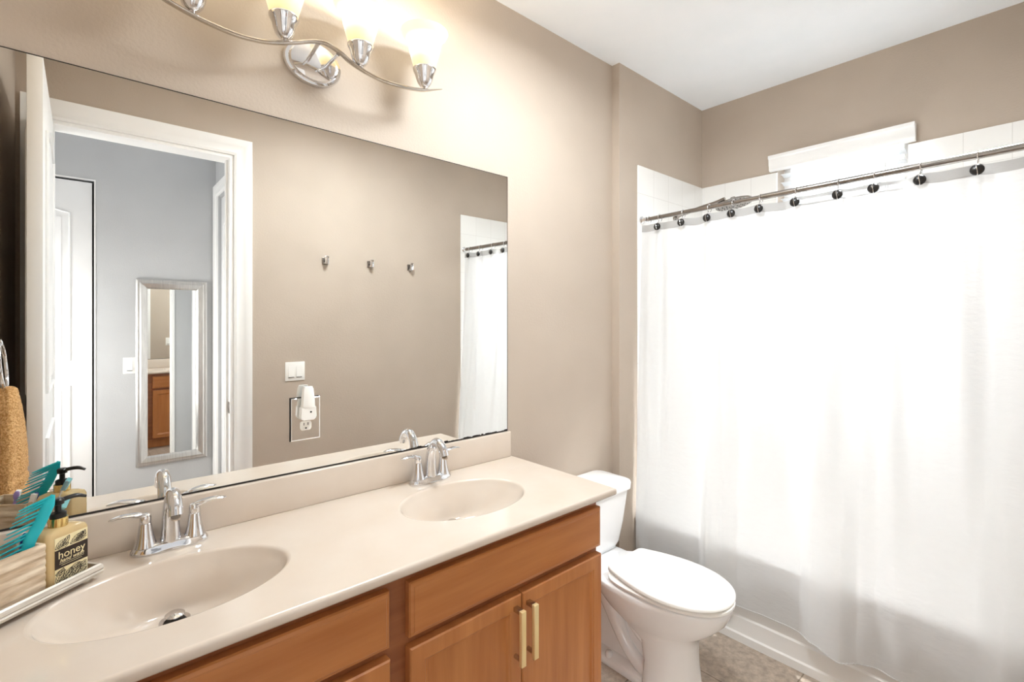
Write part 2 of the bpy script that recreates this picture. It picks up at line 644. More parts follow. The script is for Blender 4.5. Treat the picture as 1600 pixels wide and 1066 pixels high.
# window
bm = nb(); box(bm, 3.045, 3.049, WY0 + .03, WY1 - .03, WZ0 + .03, WZ1 - .03)
w = bpy.data.objects.new('window_1', None)
w.location = (3.045, (WY0 + WY1) / 2, WZ0)
w['kind'] = 'structure'
COL.objects.link(w)
obj('pane', bm, M['glass'], w)
bm = nb()
for a in ((WY0, WY0 + .035, WZ0, WZ1), (WY1 - .035, WY1, WZ0, WZ1)):
    box(bm, 3.03, 3.065, *a, .003)
box(bm, 3.03, 3.065, WY0 + .035, WY1 - .035, WZ0, WZ0 + .035, .003)
box(bm, 3.03, 3.065, WY0 + .035, WY1 - .035, WZ1 - .035, WZ1, .003)
box(bm, 3.032, 3.06, WY0 + .035, WY1 - .035, 1.64, 1.67, .003)
obj('window_frame', bm, M['trim'], w)
bm = nb(); box(bm, XR - .02, 3.03, WY0, WY1, WZ0, WZ0 + .012, .003)
obj('window_sill', bm, M['trim'], w)

# invented window frame on the west side, dressing the added hall fill light
w2 = bpy.data.objects.new('hall_fill_frame', None)
w2.location = (HX0, -2.25, .68)
w2['kind'] = 'structure'
COL.objects.link(w2)
bm = nb()
for a in ((-2.745, -2.695, .66, 1.64), (-1.805, -1.755, .66, 1.64)):
    box(bm, HX0 + .001, HX0 + .03, *a, .003)
box(bm, HX0 + .001, HX0 + .03, -2.695, -1.805, .66, .70, .003)
box(bm, HX0 + .001, HX0 + .03, -2.695, -1.805, 1.60, 1.64, .003)
obj('window_frame', bm, M['trim'], w2)
bm = nb(); box(bm, HX0 + .002, HX0 + .006, -2.695, -1.805, .70, 1.60)
obj('pane', bm, M['glass'], w2)

# blinds with valance
bl = thing('window_blind', 'white slatted window blind with moulded valance above the tiled shower', 'blind', (XR - .03, -0.78, 2.25))
bm = nb()
vp = [(XR - .008, 2.352), (XR - .05, 2.352), (XR - .05, 2.338), (XR - .042, 2.332), (XR - .04, 2.30), (XR - .036, 2.292), (XR - .036, 2.276), (XR - .03, 2.268), (XR - .0085, 2.268)]
prism(bm, vp, 1, -1.10, -0.458)
obj('valance', bm, M['trim'], bl, smooth=30)
bm = nb(); box(bm, XR + .012, XR + .05, WY0 + .012, WY1 - .012, 2.285, 2.330, .003)
obj('headrail', bm, M['trim'], bl)
for k in range(26):
    z = 2.245 - k * 0.046
    if z < WZ0 + .03:
        break
    bm = nb()
    prof = [(XR + .008 + .048 * t, z + 0.004 * sin(pi * t) - 0.010 * (t - .5)) for t in [i / 6 for i in range(7)]]
    prof = prof + [(x, zz - 0.002) for x, zz in reversed(prof)]
    prism(bm, prof, 1, WY0 + .014, WY1 - .014)
    obj('slat', bm, M['slat'], bl)
bm = nb()
for y in (-0.56, -0.78, -0.98):
    for x in (XR + .007, XR + .058):
        tube(bm, [(x, y, 2.23), (x, y, WZ0 + .03)], 0.0018, 6)
obj('ladder_cord', bm, M['plastic'], bl)


def casing(name, pts_inner, width, plane_axis, plane, out, z_top, m=M['trim']):
    """door casing: two legs and a head with a stepped profile. pts_inner=(a0,a1) along the wall"""
    a0, a1 = pts_inner
    bm = nb()
    prof = [(0, 0), (0, .012), (.012, .018), (.03, .013), (.052, .016), (.066, .022), (width, .022), (width, 0)]   # (offset from inner edge, projection)
    path = [(a0, 0.0, -1, 0), (a0, z_top, -1, 1), (a1, z_top, 1, 1), (a1, 0.0, 1, 0)]
    rings = []
    for (a, z, sa, sz) in path:
        r = []
        for (o_, p_) in prof:
            aa = a + sa * o_
            zz = z + sz * o_
            d = plane + out * p_
            r.append((aa, d, zz) if plane_axis == 1 else (d, aa, zz))
        rings.append(r)
    loft(bm, rings)
    return struct(name, bm, m, smooth=25)


casing('trim_1', (DX0, DX1), .092, 1, YS, 1, DZ)
casing('trim_2', (SD0, SD1), .082, 0, HX1, -1, 2.385)
# jamb lining of the bathroom doorway
bm = nb()
box(bm, DX0, DX0 + .018, YS - .125, YS + .001, 0, DZ)
box(bm, DX1 - .018, DX1, YS - .125, YS + .001, 0, DZ)
box(bm, DX0 + .018, DX1 - .018, YS - .125, YS + .001, DZ - .018, DZ)
box(bm, DX1 - .03, DX1 - .018, YS - .085, YS - .05, 0, DZ - .018, .002)
j = struct('trim_3', bm, M['trim'])
bm = nb(); box(bm, DX1 - .020, DX1 - .0165, YS - .047, YS - .012, 0.90, 0.965, .001)
box(bm, DX1 - .0205, DX1 - .016, YS - .036, YS - .024, 0.918, 0.946, .001)
obj('strike_plate', bm, M['rod'], j)


def panel_door(name, w_, h_, t_, panels, mtx, m=M['door'], arch=True):
    """leaf lies in XZ, thickness along Y, moulded recessed panels on both faces"""
    bm = nb()
    box(bm, 0, w_, 0, t_, 0, h_, .003)
    for (a, b, c, d, ar) in panels:
        for yy, s in ((0, -1), (t_, 1)):
            out = [(a, c), (b, c), (b, d)]
            if ar and arch:
                for k in range(1, 12):
                    t = k / 12
                    out.append((b + (a - b) * t, d + 0.05 * sin(pi * t) ** 1.3))
            out.append((a, d))
            cx, cz = (a + b) / 2, (c + d) / 2
            pts = [Vector((p[0], yy + s * 0.004, p[1])) for p in out + [out[0]]]
            tube(bm, pts, 0.007, 8, 0.8)
            inn = [((p[0] - cx) * .84 + cx, (p[1] - cz) * .93 + cz) for p in out]
            if s > 0:
                prism(bm, inn, 1, t_, t_ + .005)
            else:
                prism(bm, inn, 1, -.005, 0)
    bmesh.ops.transform(bm, matrix=mtx, verts=bm.verts)
    return struct(name, bm, m, smooth=30)


# bathroom door, standing open against the west wall
dm = Matrix.Translation((-0.104, YS + .015, 0.012)) @ Matrix.Rotation(radians(90), 4, 'Z')
d1 = panel_door('door_1', 0.745, 2.345, 0.042, [(.12, .625, 1.15, 2.12, True), (.12, .625, .22, .98, False)], dm)
bm = nb()
lathe(bm, [(0.028, 0), (0.028, .006), (0.011, .012), (0.011, .03), (0.024, .04), (0.027, .052), (0.02, .064), (0.006, .068)],
      (-0.104, -0.915, 0.80), 24, mtx=Matrix.Rotation(radians(90), 4, 'Y'))
obj('door_knob', bm, M['nickel'], d1)
# hall doors
dm = Matrix.Translation((HD0 + .004, HY - .05, 0.012))
d2 = panel_door('door_2', HD1 - HD0 - .014, 2.36, 0.04, [(.11, .63, 1.15, 2.14, True), (.11, .63, .22, .98, False)], dm)
bm = nb(); box(bm, HD0 - .01, HD1 + .01, HY - .115, HY - .10, 0, 2.39)
struct('trim_4', bm, M['dark'])
dm = Matrix.Translation((HX1 + .055, SD0 + .006, 0.012)) @ Matrix.Rotation(radians(90), 4, 'Z')
d3 = panel_door('door_3', SD1 - SD0 - .012, 2.36, 0.035, [(.11, .63, 1.15, 2.14, True), (.11, .63, .22, .98, False)], dm)
bm = nb(); box(bm, HX1 + .016, HX1 + .0205, -2.255, -2.225, .905, .965, .001)
obj('latch_plate', bm, M['rod'], d3)
# white bead round hall closet door
bm = nb()
box(bm, HD1, HD1 + .008, HY, HY + .004, 0, 2.393); box(bm, HD0, HD1, HY, HY + .004, 2.385, 2.393)
struct('trim_5', bm, M['trim'])


def baseboard(name, x0, x1, y0, y1):
    bm = nb(); box(bm, x0, x1, y0, y1, 0, .085, .003)
    struct(name, bm, M['trim'])


baseboard('baseboard_north', 1.32, STEP_X - .001, -.013, -.0005)
baseboard('baseboard_south', DX1 + .094, 2.18, YS + .0005, YS + .013)
baseboard('baseboard_hall', HD1 + .02, HX1 - .014, HY + .0005, HY + .013)

# ------------------------------------------------------------------ invented housings for the added ceiling fills (their light is set at the top)
t = thing('fill_lamp_housing', 'invented round white semi-flush housing of the bathroom fill light, out of view', 'ceiling lamp', (1.2, -.72, CEIL))
bm = nb()
lathe(bm, [(0.07, CEIL - .0005), (0.07, CEIL - .018), (.012, CEIL - .022), (.012, CEIL - .085), (.02, CEIL - .087)], (1.2, -.72, 0), 40)
obj('mount', bm, M['nickel'], t)
bm = nb()
lathe(bm, [(0.19, CEIL - .070), (0.15, CEIL - .090), (.09, CEIL - .1), (.01, CEIL - .104), (.01, CEIL - .100), (.09, CEIL - .096), (.148, CEIL - .086), (.186, CEIL - .069)], (1.2, -.72, 0), 40)
obj('diffuser', bm, M['diffuser'], t)
t = thing('tub_fill_housing', 'invented small round white rim of the fill spot over the tub, out of view', 'ceiling lamp', (2.45, -1.33, CEIL))
bm = nb(); lathe(bm, [(0.11, CEIL - .0005), (0.11, CEIL - .008), (.085, CEIL - .012), (.08, CEIL - .002)], (2.45, -1.33, 0), 32)
obj('rim', bm, M['trim'], t)

# ------------------------------------------------------------------ vanity cabinet
CT = 0.86            # counter top height
FY = -0.500          # face frame front
DYF = -0.527         # door faces
va = thing('vanity_cabinet', 'brown stained wooden double vanity cabinet under the cream countertop', 'cabinet', (0.565, -0.26, 0))
bm = nb()
box(bm, XL + .004, XL + .022, FY + .02, -.002, .10, .834)
box(bm, 1.292, 1.310, FY + .02, -.002, .0, .834)
box(bm, XL + .022, 1.292, FY + .02, -.002, .10, .118)
box(bm, XL + .022, 1.292, -.014, -.002, .118, .70)
box(bm, XL + .022, 1.292, -.44, -.428, .0, .10)
box(bm, .55, .568, FY + .02, -.014, .118, .70)
obj('carcass', bm, M['wood_v'], va)
bm = nb()
box(bm, XL + .004, XL + .045, FY, FY + .02, .10, .834, .001)
box(bm, .505, .612, FY, FY + .02, .10, .834, .001)
box(bm, 1.262, 1.310, FY, FY + .02, .10, .834, .001)
for a, b in ((XL + .045, .505), (.612, 1.262)):
    box(bm, a, b, FY, FY + .02, .79, .834, .001)
    box(bm, a, b, FY, FY + .02, .635, .69, .001)
    box(bm, a, b, FY, FY + .02, .10, .145, .001)
obj('face_frame', bm, M['wood_shaded'], va)


def raised_front(x0, x1, z0, z1):
    bm = nb()
    r = [((x0 + d, z0 + d), (x1 - d, z0 + d), (x1 - d, z1 - d), (x0 + d, z1 - d)) for d in (0, 0, .003, .010, .012)]
    ys = (FY - .001, DYF + .008, DYF + .004, DYF + .002, DYF)
    loft(bm, [[(p[0], y, p[1]) for p in rr] for rr, y in zip(r, ys)])
    return bm


def shaker_door(x0, x1, z0, z1, fw=.052):
    bm = nb()
    seq = [(0, FY - .001), (0, DYF + .004), (.003, DYF), (fw - .012, DYF), (fw - .009, DYF + .003), (fw - .004, DYF + .003),
           (fw, DYF + .009), (fw + .012, DYF + .009)]
    rings = [[(x0 + d, y, z0 + d), (x1 - d, y, z0 + d), (x1 - d, y, z1 - d), (x0 + d, y, z1 - d)] for d, y in seq]
    loft(bm, rings)
    return bm


obj('false_drawer', raised_front(.583, 1.306, .672, .804), M['wood_h'], va, smooth=20)
obj('false_drawer', raised_front(-.205, .532, .672, .804), M['wood_h'], va, smooth=20)
doors = []
for (a, b) in ((.583, .9415), (.9455, 1.306), (-.205, .1615), (.1655, .532)):
    doors.append(obj('door', shaker_door(a, b, .115, .648), M['wood_v'], va, smooth=20))


def bar_handle(x, parent):
    bm = nb()
    y = DYF
    box(bm, x - .0085, x + .0085, y - .037, y - .025, .468, .622, .0012)
    obj('handle', bm, M['handle'], parent)
    bm = nb()
    box(bm, x - .0075, x + .0075, y - .026, y, .610, .622, .0008)
    obj('handle_post', bm, M['nickel'], parent)
    bm = nb()
    lathe(bm, [(.0065, 0), (.0065, .026)], (x, y, .482), 16, mtx=Matrix.Rotation(radians(90), 4, 'X'))
    obj('handle_post', bm, M['nickel'], parent)


for dr, x in ((0, .9165), (1, .9655), (2, .137), (3, .190)):
    bar_handle(x, doors[dr])

# ------------------------------------------------------------------ countertop with integral basins
CX0, CX1, CYF = XL + .003, 1.362, -0.5465
ct = thing('countertop', 'cream cultured marble double sink countertop with backsplash on the wooden vanity', 'countertop',
           (0.565, -0.27, .834))
E = 0.008
x0, x1, yf, yb = CX0, CX1 - E, CYF + E, -0.0008
MID = 0.545
BAS = [(0.150, -0.287, 0.222, 0.146), (0.925, -0.275, 0.215, 0.150)]
NB = 96


def half_top(bm, xa, xb, bas):
    cx, cy, rx, ry = bas
    rr = 1.045
    ell = [(cx + rx * rr * cos(2 * pi * i / NB), cy + ry * rr * sin(2 * pi * i / NB)) for i in range(NB)]
    out = []
    for (px, py) in ell:
        dx, dy = px - cx, py - cy
        ts = []
        if dx > 1e-9: ts.append((xb - cx) / dx)
        if dx < -1e-9: ts.append((xa - cx) / dx)
        if dy > 1e-9: ts.append((yb - cy) / dy)
        if dy < -1e-9: ts.append((yf - cy) / dy)
        t = min(ts)
        out.append([cx + dx * t, cy + dy * t])
    for c in ((xa, yb), (xb, yb), (xa, yf), (xb, yf)):
        k = min(range(NB), key=lambda i: (out[i][0] - c[0]) ** 2 + (out[i][1] - c[1]) ** 2)
        out[k] = list(c)
    loft(bm, [[(p[0], p[1], CT) for p in out], [(p[0], p[1], CT) for p in ell]], False, False)


bm = nb()
half_top(bm, x0, MID, BAS[0])
half_top(bm, MID, x1, BAS[1])
# front and right edge: rounded lip
prof = [(0, 0), (E * .38, -E * .07), (E * .71, -E * .29), (E * .93, -E * .62), (E, -E), (E, -.019), (E * .6, -.0235), (0, -.0255), (-.06, -.0255)]
rings = []
for (px, py, sx, sy) in ((x0, yf, 0, -1), (x1, yf, 1, -1), (x1, yb, 1, 0)):
    rings.append([(px + sx * d, py + sy * d, CT + z) for d, z in prof])
loft(bm, rings, False, False, closed=False)
obj('slab', bm, M['counter'], ct, smooth=40)
DRAIN = [(0.158, -0.205), (0.928, -0.20)]
for (cx, cy, rx, ry), (dx, dy) in zip(BAS, DRAIN):
    bm = nb()
    rings = []
    D = 0.118
    seq = [(1.045, 0.0), (1.03, .0006), (1.012, .0025), (.998, .006), (.985, .012)]
    for s, dep in seq:
        rings.append([(cx + rx * s * cos(2 * pi * i / NB), cy + ry * s * sin(2 * pi * i / NB), CT - dep) for i in range(NB)])
    K = 22
    for k in range(1, K + 1):
        t = k / K
        s = .985 * (1 - t) + .10 * t
        # steep shoulder that levels out to the drain
        dep = .012 + (D - .012) * (1 - (1 - min(1, t * 1.02)) ** 2.3)
        w_ = t * t * (3 - 2 * t)
        ccx, ccy = cx + (dx - cx) * w_, cy + (dy - cy) * w_
        ryy = ry * s * (1 - t) + rx * s * t if t > .8 else ry * s
        rings.append([(ccx + rx * s * cos(2 * pi * i / NB), ccy + ry * s * sin(2 * pi * i / NB), CT - dep) for i in range(NB)])
    loft(bm, rings, False, True)
    bs = obj('sink_basin', bm, M['counter'], ct, smooth=60)
    bm = nb()
    zc = CT - D
    lathe(bm, [(.031, zc + .0002), (.030, zc + .003), (.024, zc + .0035), (.021, zc + .001)], (dx, dy, 0), 32)
    obj('drain_flange', bm, M['chrome'], bs)
    bm = nb(); lathe(bm, [(.0205, zc + .0012), (.0205, zc + .0020)], (dx, dy, 0), 32)
    obj('drain_hole', bm, M['dark'], bs)
    bm = nb()
    lathe(bm, [(.008, zc + .0022), (.008, zc + .012), (.019, zc + .0135), (.0195, zc + .016), (.014, zc + .0195), (.004, zc + .021)], (dx, dy, 0), 32)
    obj('drain_stopper', bm, M['chrome'], bs)
bm = nb(); box(bm, CX0, CX1 - .014, -.020, -.0006, CT - .0005, .9655, .004, 3)
obj('backsplash', bm, M['counter'], ct)

# ------------------------------------------------------------------ faucets
fa = thing('faucet', 'chrome two-lever faucet behind the left sink basin', 'faucet', (0.166, -0.062, CT), group=None)


def L(*a):
    return a


bm = nb()
rings = []
for z, gx, gy in ((0.0006, .081, .028), (.004, .082, .029), (.008, .081, .0285), (.016, .076, .0255), (.021, .070, .021), (.0225, .062, .015)):
    r = []
    for i in range(48):
        a = 2 * pi * i / 48
        e = 2.6
        cxx = abs(cos(a)) ** (2 / e) * (1 if cos(a) >= 0 else -1)
        cyy = abs(sin(a)) ** (2 / e) * (1 if sin(a) >= 0 else -1)
        waist = 1.0 - 0.12 * (1 - abs(cxx)) * (z > 0.005)
        r.append((gx * cxx, gy * cyy * waist, z))
    rings.append(r)
loft(bm, rings)
obj('base_plate', bm, M['chrome'], fa, world=False)
for sx in (-1, 1):
    bm = nb()
    lathe(bm, [(.0245, .018), (.0215, .026), (.0170, .045), (.0135, .068), (.0125, .073), (.0118, .0735), (.0118, .0745)], (sx * .051, 0, 0), 32)
    vb = obj('valve_body', bm, M['chrome'], fa, world=False)
    bm = nb()
    lathe(bm, [(.0118, .0748), (.0125, .077), (.0125, .088), (.011, .094), (.006, .0975), (.001, .098)], (sx * .051, 0, 0), 32)
    pts = spline([(sx * .046, 0, .088), (sx * .062, -.002, .0955), (sx * .080, -.004, .1005), (sx * .100, -.006, .102), (sx * .122, -.008, .0985)], 6)
    n_ = len(pts)
    rad = [.0085 + .0045 * sin(pi * min(1, i / (n_ - 1) * 1.15)) if i < n_ - 2 else (.006 if i == n_ - 2 else .002) for i in range(n_)]
    tube(bm, pts, rad, 14, [.75 - .4 * min(1, i / (n_ * .5)) for i in range(n_)])
    obj('lever', bm, M['chrome'], vb, world=False)
bm = nb()
pts = spline([(0, 0, .010), (0, .001, .05), (0, -.001, .09), (0, -.012, .122), (0, -.034, .142), (0, -.060, .141), (0, -.080, .124), (0, -.090, .104)], 6)
n_ = len(pts)
rad = [.0225 - .0070 * min(1, i / (n_ * .42)) for i in range(n_)]
tube(bm, pts, rad, 24)
obj('spout', bm, M['chrome'], fa, world=False, smooth=50)
bm = nb()
lathe(bm, [(.0102, 0), (.0102, .004), (.008, .006)], (0, -.091, .1025), 20, mtx=Matrix.Rotation(radians(205), 4, 'X'))
obj('aerator', bm, M['nickel'], fa, world=False)
bm = nb()
lathe(bm, [(.0022, .012), (.0022, .070), (.005, .074), (.0058, .079), (.004, .084), (.001, .085)], (0, .0225, 0), 16)
obj('lift_rod', bm, M['chrome'], fa, world=False)
dup(fa, (0.928, -0.062, CT), 'chrome two-lever faucet behind the right sink basin, nearer the toilet')

# ------------------------------------------------------------------ wall mirror with the outlet cut into it
MX0, MX1, MZ0, MZ1 = XL + .004, 1.337, .9670, 2.032
mi = thing('wall_mirror', 'large frameless wall mirror above the double sink countertop', 'mirror', (0.555, -.004, MZ0))
bm = nb(); box(bm, MX0, MX1, -.006, -.0012, MZ0, MZ1)
obj('mirror_glass', bm, M['mirror'], mi, smooth=0)
bm = nb()
box(bm, MX1, MX1 + .0022, -.0066, -.001, MZ0, MZ1 + .0022)
box(bm, MX0, MX1, -.0066, -.001, MZ1, MZ1 + .0022)
box(bm, MX0, MX1, -.0078, -.0062, MZ0 - .0008, MZ0 + .0032)
# worn desilvered rim along the bottom right
for i in range(60):
    x = random.uniform(.85, 1.33)
    box(bm, x, x + random.uniform(.006, .016), -.0067, -.0062, MZ0 + .002, MZ0 + random.uniform(.004, .0075))
obj('mirror_edge', bm, M['dark'], mi, smooth=0)

OX, OZ = 0.5135, 1.129
ou = thing('power_outlet', 'white duplex power outlet with mirrored cover plate set in the wall mirror', 'outlet', (OX, -.0066, OZ - .07))
bm = nb()
pr = [(0, -.0066), (0, -.0086), (.0035, -.0110)]
rings = [[(OX - .0445 + d, y, OZ - .066 + d), (OX + .0445 - d, y, OZ - .066 + d), (OX + .0445 - d, y, OZ + .066 - d), (OX - .0445 + d, y, OZ + .066 - d)] for d, y in pr]
loft(bm, rings)
obj('cover_plate', bm, M['mirror'], ou, smooth=0)
bm = nb()
for a in ((OX - .0452, OX - .0432, OZ - .066, OZ + .066), (OX - .045, OX + .045, OZ + .0645, OZ + .0662)):
    box(bm, a[0], a[1], -.0104, -.0066, a[2], a[3])
obj('plate_edge_dark', bm, M['dark'], ou, smooth=0)
bm = nb()
for a in ((OX - .0405, OX + .0405, OZ - .0645, OZ - .0622), (OX + .0412, OX + .0432, OZ - .0645, OZ + .062), (OX - .0425, OX - .041, OZ - .0645, OZ + .062)):
    box(bm, a[0], a[1], -.0114, -.0105, a[2], a[3])
obj('plate_bevel', bm, M['trim'], ou, smooth=0)
for dz in (-.0195, .0195):
    bm = nb()
    r = []
    for i in range(32):
        a = 2 * pi * i / 32
        r.append((max(-.0165, min(.0165, .0185 * cos(a))) + OX, max(-.0140, min(.0140, .0185 * sin(a))) + OZ + dz - .002))
    prism(bm, r, 1, -.0135, -.0108)
    rc = obj('receptacle', bm, M['plastic'], ou)
    bm = nb()
    for sx in (-.006, .006):
        box(bm, OX + sx - .0011, OX + sx + .0011, -.0138, -.0134, OZ + dz - .001, OZ + dz + .0075)
    lathe(bm, [(.0026, 0), (.0026, .0005)], (OX, -.0134, OZ + dz - .0095), 14, mtx=Matrix.Rotation(radians(90), 4, 'X'))
    obj('slot', bm, M['dark'], rc)

nl = thing('night_light', 'white plug-in night light with tall ribbed shade in the mirror outlet', 'night light', (OX + .001, -.014, OZ - .01))
NX, NZ = OX + .001, OZ + .017
bm = nb()
prism(bm, [(NX - .024, NZ - .010), (NX - .017, NZ - .019), (NX + .017, NZ - .019), (NX + .024, NZ - .010), (NX + .022, NZ + .022), (NX - .022, NZ + .022)], 1, -.037, -.0145)
bmesh.ops.bevel(bm, geom=bm.edges[:], offset=.002, segments=2, affect='EDGES')
obj('housing', bm, M['plastic'], nl)
bm = nb(); lathe(bm, [(.0028, 0), (.0026, .001)], (NX + .006, -.0372, NZ + .006), 14, mtx=Matrix.Rotation(radians(90), 4, 'X'))
obj('light_sensor', bm, M['black'], nl)
bm = nb()
rings = []
for z, hw, y0_, y1_ in ((NZ + .020, .021, -.039, -.017), (NZ + .05, .019, -.040, -.016), (NZ + .075, .0165, -.037, -.018), (NZ + .083, .013, -.034, -.020)):
    r = []
    for i in range(32):
        a = 2 * pi * i / 32
        rib = 1 + .035 * cos(8 * a)
        r.append((NX + hw * rib * abs(cos(a)) ** .7 * (1 if cos(a) > 0 else -1), (y0_ + y1_) / 2 + (y1_ - y0_) / 2 * rib * abs(sin(a)) ** .7 * (1 if sin(a) > 0 else -1), z))
    rings.append(r)
loft(bm, rings)
obj('ribbed_shade', bm, M['plastic'], nl)

# ------------------------------------------------------------------ vanity light
VX, VZ = 0.538, 2.235
BY = -.12
vl = thing('vanity_light', 'four-shade chrome wavy bar vanity light above the wall mirror', 'wall lamp', (VX, -.001, VZ))
bm = nb()
for d0, d1 in (((1.0, -.001), (1.0, -.006)),):
    pass
rings = []
for s, y in ((1.0, -.0008), (1.0, -.006), (.96, -.012), (.86, -.012), (.83, -.015), (.80, -.020), (.55, -.024), (.0005, -.025)):
    rings.append([(VX + .088 * s * cos(2 * pi * i / 64), y, VZ - .006 + .068 * s * sin(2 * pi * i / 64)) for i in range(64)])
loft(bm, rings)
obj('back_plate', bm, M['chrome'], vl, smooth=30)
bm = nb()
for sx, z in ((-.022, 2.240), (.034, 2.226)):
    tube(bm, [(VX + sx, -.018, VZ - .008), (VX + sx, BY + .004, z)], .0055, 14)
lathe(bm, [(.004, 0), (.005, .003), (.001, .005)], (VX + .012, -.025, VZ - .03), 16, mtx=Matrix.Rotation(radians(90), 4, 'X'))
obj('stem', bm, M['chrome'], vl)
bar = [(.133, 2.216), (.15, 2.203), (.219, 2.186), (.295, 2.178), (.350, 2.182), (.392, 2.192), (.445, 2.212), (.499, 2.236), (.536, 2.243), (.576, 2.232), (.619, 2.211), (.684, 2.196), (.753, 2.194), (.85, 2.206), (.938, 2.236)]
pts = spline([(x, BY, z) for x, z in bar], 6)
n_ = len(pts)
bm = nb()
tube(bm, pts, [.0095 if 4 < i < n_ - 5 else (.002 + .0075 * min(i, n_ - 1 - i) / 5) for i in range(n_)], 12, .55)
obj('wave_bar', bm, M['nickel'], vl, smooth=50)
for x, zb in ((.204, 2.190), (.4185, 2.203), (.641, 2.205), (.868, 2.211)):
    bm = nb()
    lathe(bm, [(.006, zb), (.007, zb + .008), (.015, zb + .012), (.023, zb + .022), (.028, zb + .036), (.031, zb + .050), (.036, zb + .060), (.0395, zb + .067), (.0397, zb + .070), (.037, zb + .073), (.030, zb + .070)], (x, BY, 0), 36)
    cp = obj('cup', bm, M['chrome'], vl, smooth=50)
    bm = nb()
    o_ = [(.033, .068), (.037, .078), (.043, .100), (.050, .125), (.0545, .145), (.055, .158), (.057, .165), (.064, .172), (.074, .182), (.080, .193)]
    i_ = [(r - .003, z + .0008) for r, z in reversed(o_)]
    lathe(bm, [(r, z + zb) for r, z in o_ + i_], (x, BY, 0), 48, cap0=False, cap1=True)
    obj('glass_shade', bm, M['shade'], vl, smooth=60)
    bm = nb()
    lathe(bm, [(.012, zb + .072), (.013, zb + .09), (.022, zb + .115), (.024, zb + .128), (.018, zb + .142), (.004, zb + .149)], (x, BY, 0), 24)
    obj('bulb', bm, M['bulb'], vl, smooth=60)
    pl = bpy.data.lights.new('bulb_light', 'POINT')
    pl.energy = 1.7
    pl.color = (1.0, 0.84, 0.62)
    pl.shadow_soft_size = .03
    po = bpy.data.objects.new('bulb_light', pl)
    po.location = (x, BY, zb + .162)
    COL.objects.link(po)

# ------------------------------------------------------------------ bathtub
TX0 = 2.187
tb = thing('bathtub', 'white alcove bathtub with stepped apron behind the shower curtain', 'bathtub', (2.55, -.82, 0))
y0, y1 = YS + .010, STEP_Y - .010
bm = nb()
# apron: stepped profile swept along y
ap = [(TX0, 0), (TX0, .034), (TX0 + .007, .040), (TX0 + .008, .046), (TX0 + .008, .106), (TX0 + .015, .113), (TX0 + .016, .12), (TX0 + .016, .36), (TX0 + .008, .372),
      (TX0 + .008, .394), (TX0 + .012, .400), (TX0 + .03, .402), (TX0 + .03, 0)]
prism(bm, ap, 1, y0, y1)
obj('apron', bm, M['tub'], tb, smooth=30)


def rrect(cx, cy, hx, hy, r, z, n=8):
    out = []
    for (sx, sy, a0) in ((1, 1, 0), (-1, 1, 90), (-1, -1, 180), (1, -1, 270)):
        for k in range(n + 1):
            a = radians(a0 + 90 * k / n)
            out.append((cx + sx * (hx - r) + r * cos(a), cy + sy * (hy - r) + r * sin(a), z))
    return out


bm = nb()
cx, cy = (TX0 + .03 + XR - .009) / 2, (y0 + y1) / 2
hx, hy = (XR - .009 - TX0 - .03) / 2, (y1 - y0) / 2
rings = [rrect(cx, cy, hx, hy, .002, .36), rrect(cx, cy, hx, hy, .002, .402), rrect(cx, cy, hx - .05, hy - .06, .12, .402), rrect(cx, cy, hx - .062, hy - .075, .12, .39),
         rrect(cx, cy, hx - .10, hy - .14, .12, .15), rrect(cx, cy, hx - .16, hy - .22, .10, .09)]
loft(bm, rings, False, True)
obj('basin', bm, M['tub'], tb, smooth=40)

# ------------------------------------------------------------------ shower rod, curtain, rings
RX = 2.252


def rod_z(y):
    return 1.968 + (-y - .05) * .013


rd = thing('shower_rod', 'steel tension shower curtain rod across the tub alcove', 'curtain rod', (RX, STEP_Y - .008, rod_z(-.05)))
bm = nb(); tube(bm, [(RX, STEP_Y - .009, rod_z(-.05)), (RX, -.672, rod_z(-.672))], .0105, 20)
obj('inner_tube', bm, M['rod'], rd)
bm = nb(); tube(bm, [(RX, -.665, rod_z(-.665)), (RX, YS + .009, rod_z(YS))], .0130, 20)
obj('outer_tube', bm, M['rod'], rd)
for yy, s in ((STEP_Y - .0085, -1), (YS + .0085, 1)):
    bm = nb()
    lathe(bm, [(.021, 0), (.021, .005), (.017, .009), (.0145, .012), (.0145, .03), (.012, .032)], (RX, yy, rod_z(yy)), 24,
          mtx=Matrix.Rotation(radians(90 * (1 if s < 0 else -1)), 4, 'X'))
    obj('end_flange', bm, M['chrome'], rd)

RY = [-.165, -.298, -.431, -.547, -.668, -.812, -.965, -1.081, -1.216, -1.364, -1.495]


def interp(x, tbl):
    for (a, va_), (b, vb_) in zip(tbl[:-1], tbl[1:]):
        if (x - a) * (x - b) <= 0:
            t = (x - a) / (b - a)
            t = t * t * (3 - 2 * t)
            return va_ + (vb_ - va_) * t
    return tbl[0][1] if abs(x - tbl[0][0]) < abs(x - tbl[-1][0]) else tbl[-1][1]


# how far the cloth stands away from the tub at the hem, along the tub
BULGE = [(-.06, .0), (-.13, .014), (-.19, .008), (-.30, .000), (-.41, .003), (-.47, .050), (-.53, .030), (-.60, .008), (-.70, .000), (-.84, .004), (-.90, .035),
         (-.99, .050), (-1.05, .012), (-1.10, .000), (-1.16, .012), (-1.22, .004), (-1.36, .006), (-1.43, .050), (-1.50, .020), (-1.56, .0)]


def sag(y):
    ys = [-.06] + RY + [-1.56]
    for a, b in zip(ys[:-1], ys[1:]):
        if b <= y <= a:
            t = (y - a) / (b - a)
            return .007 * (4 * t * (1 - t)) * ((a - b) / .14)
    return 0.0


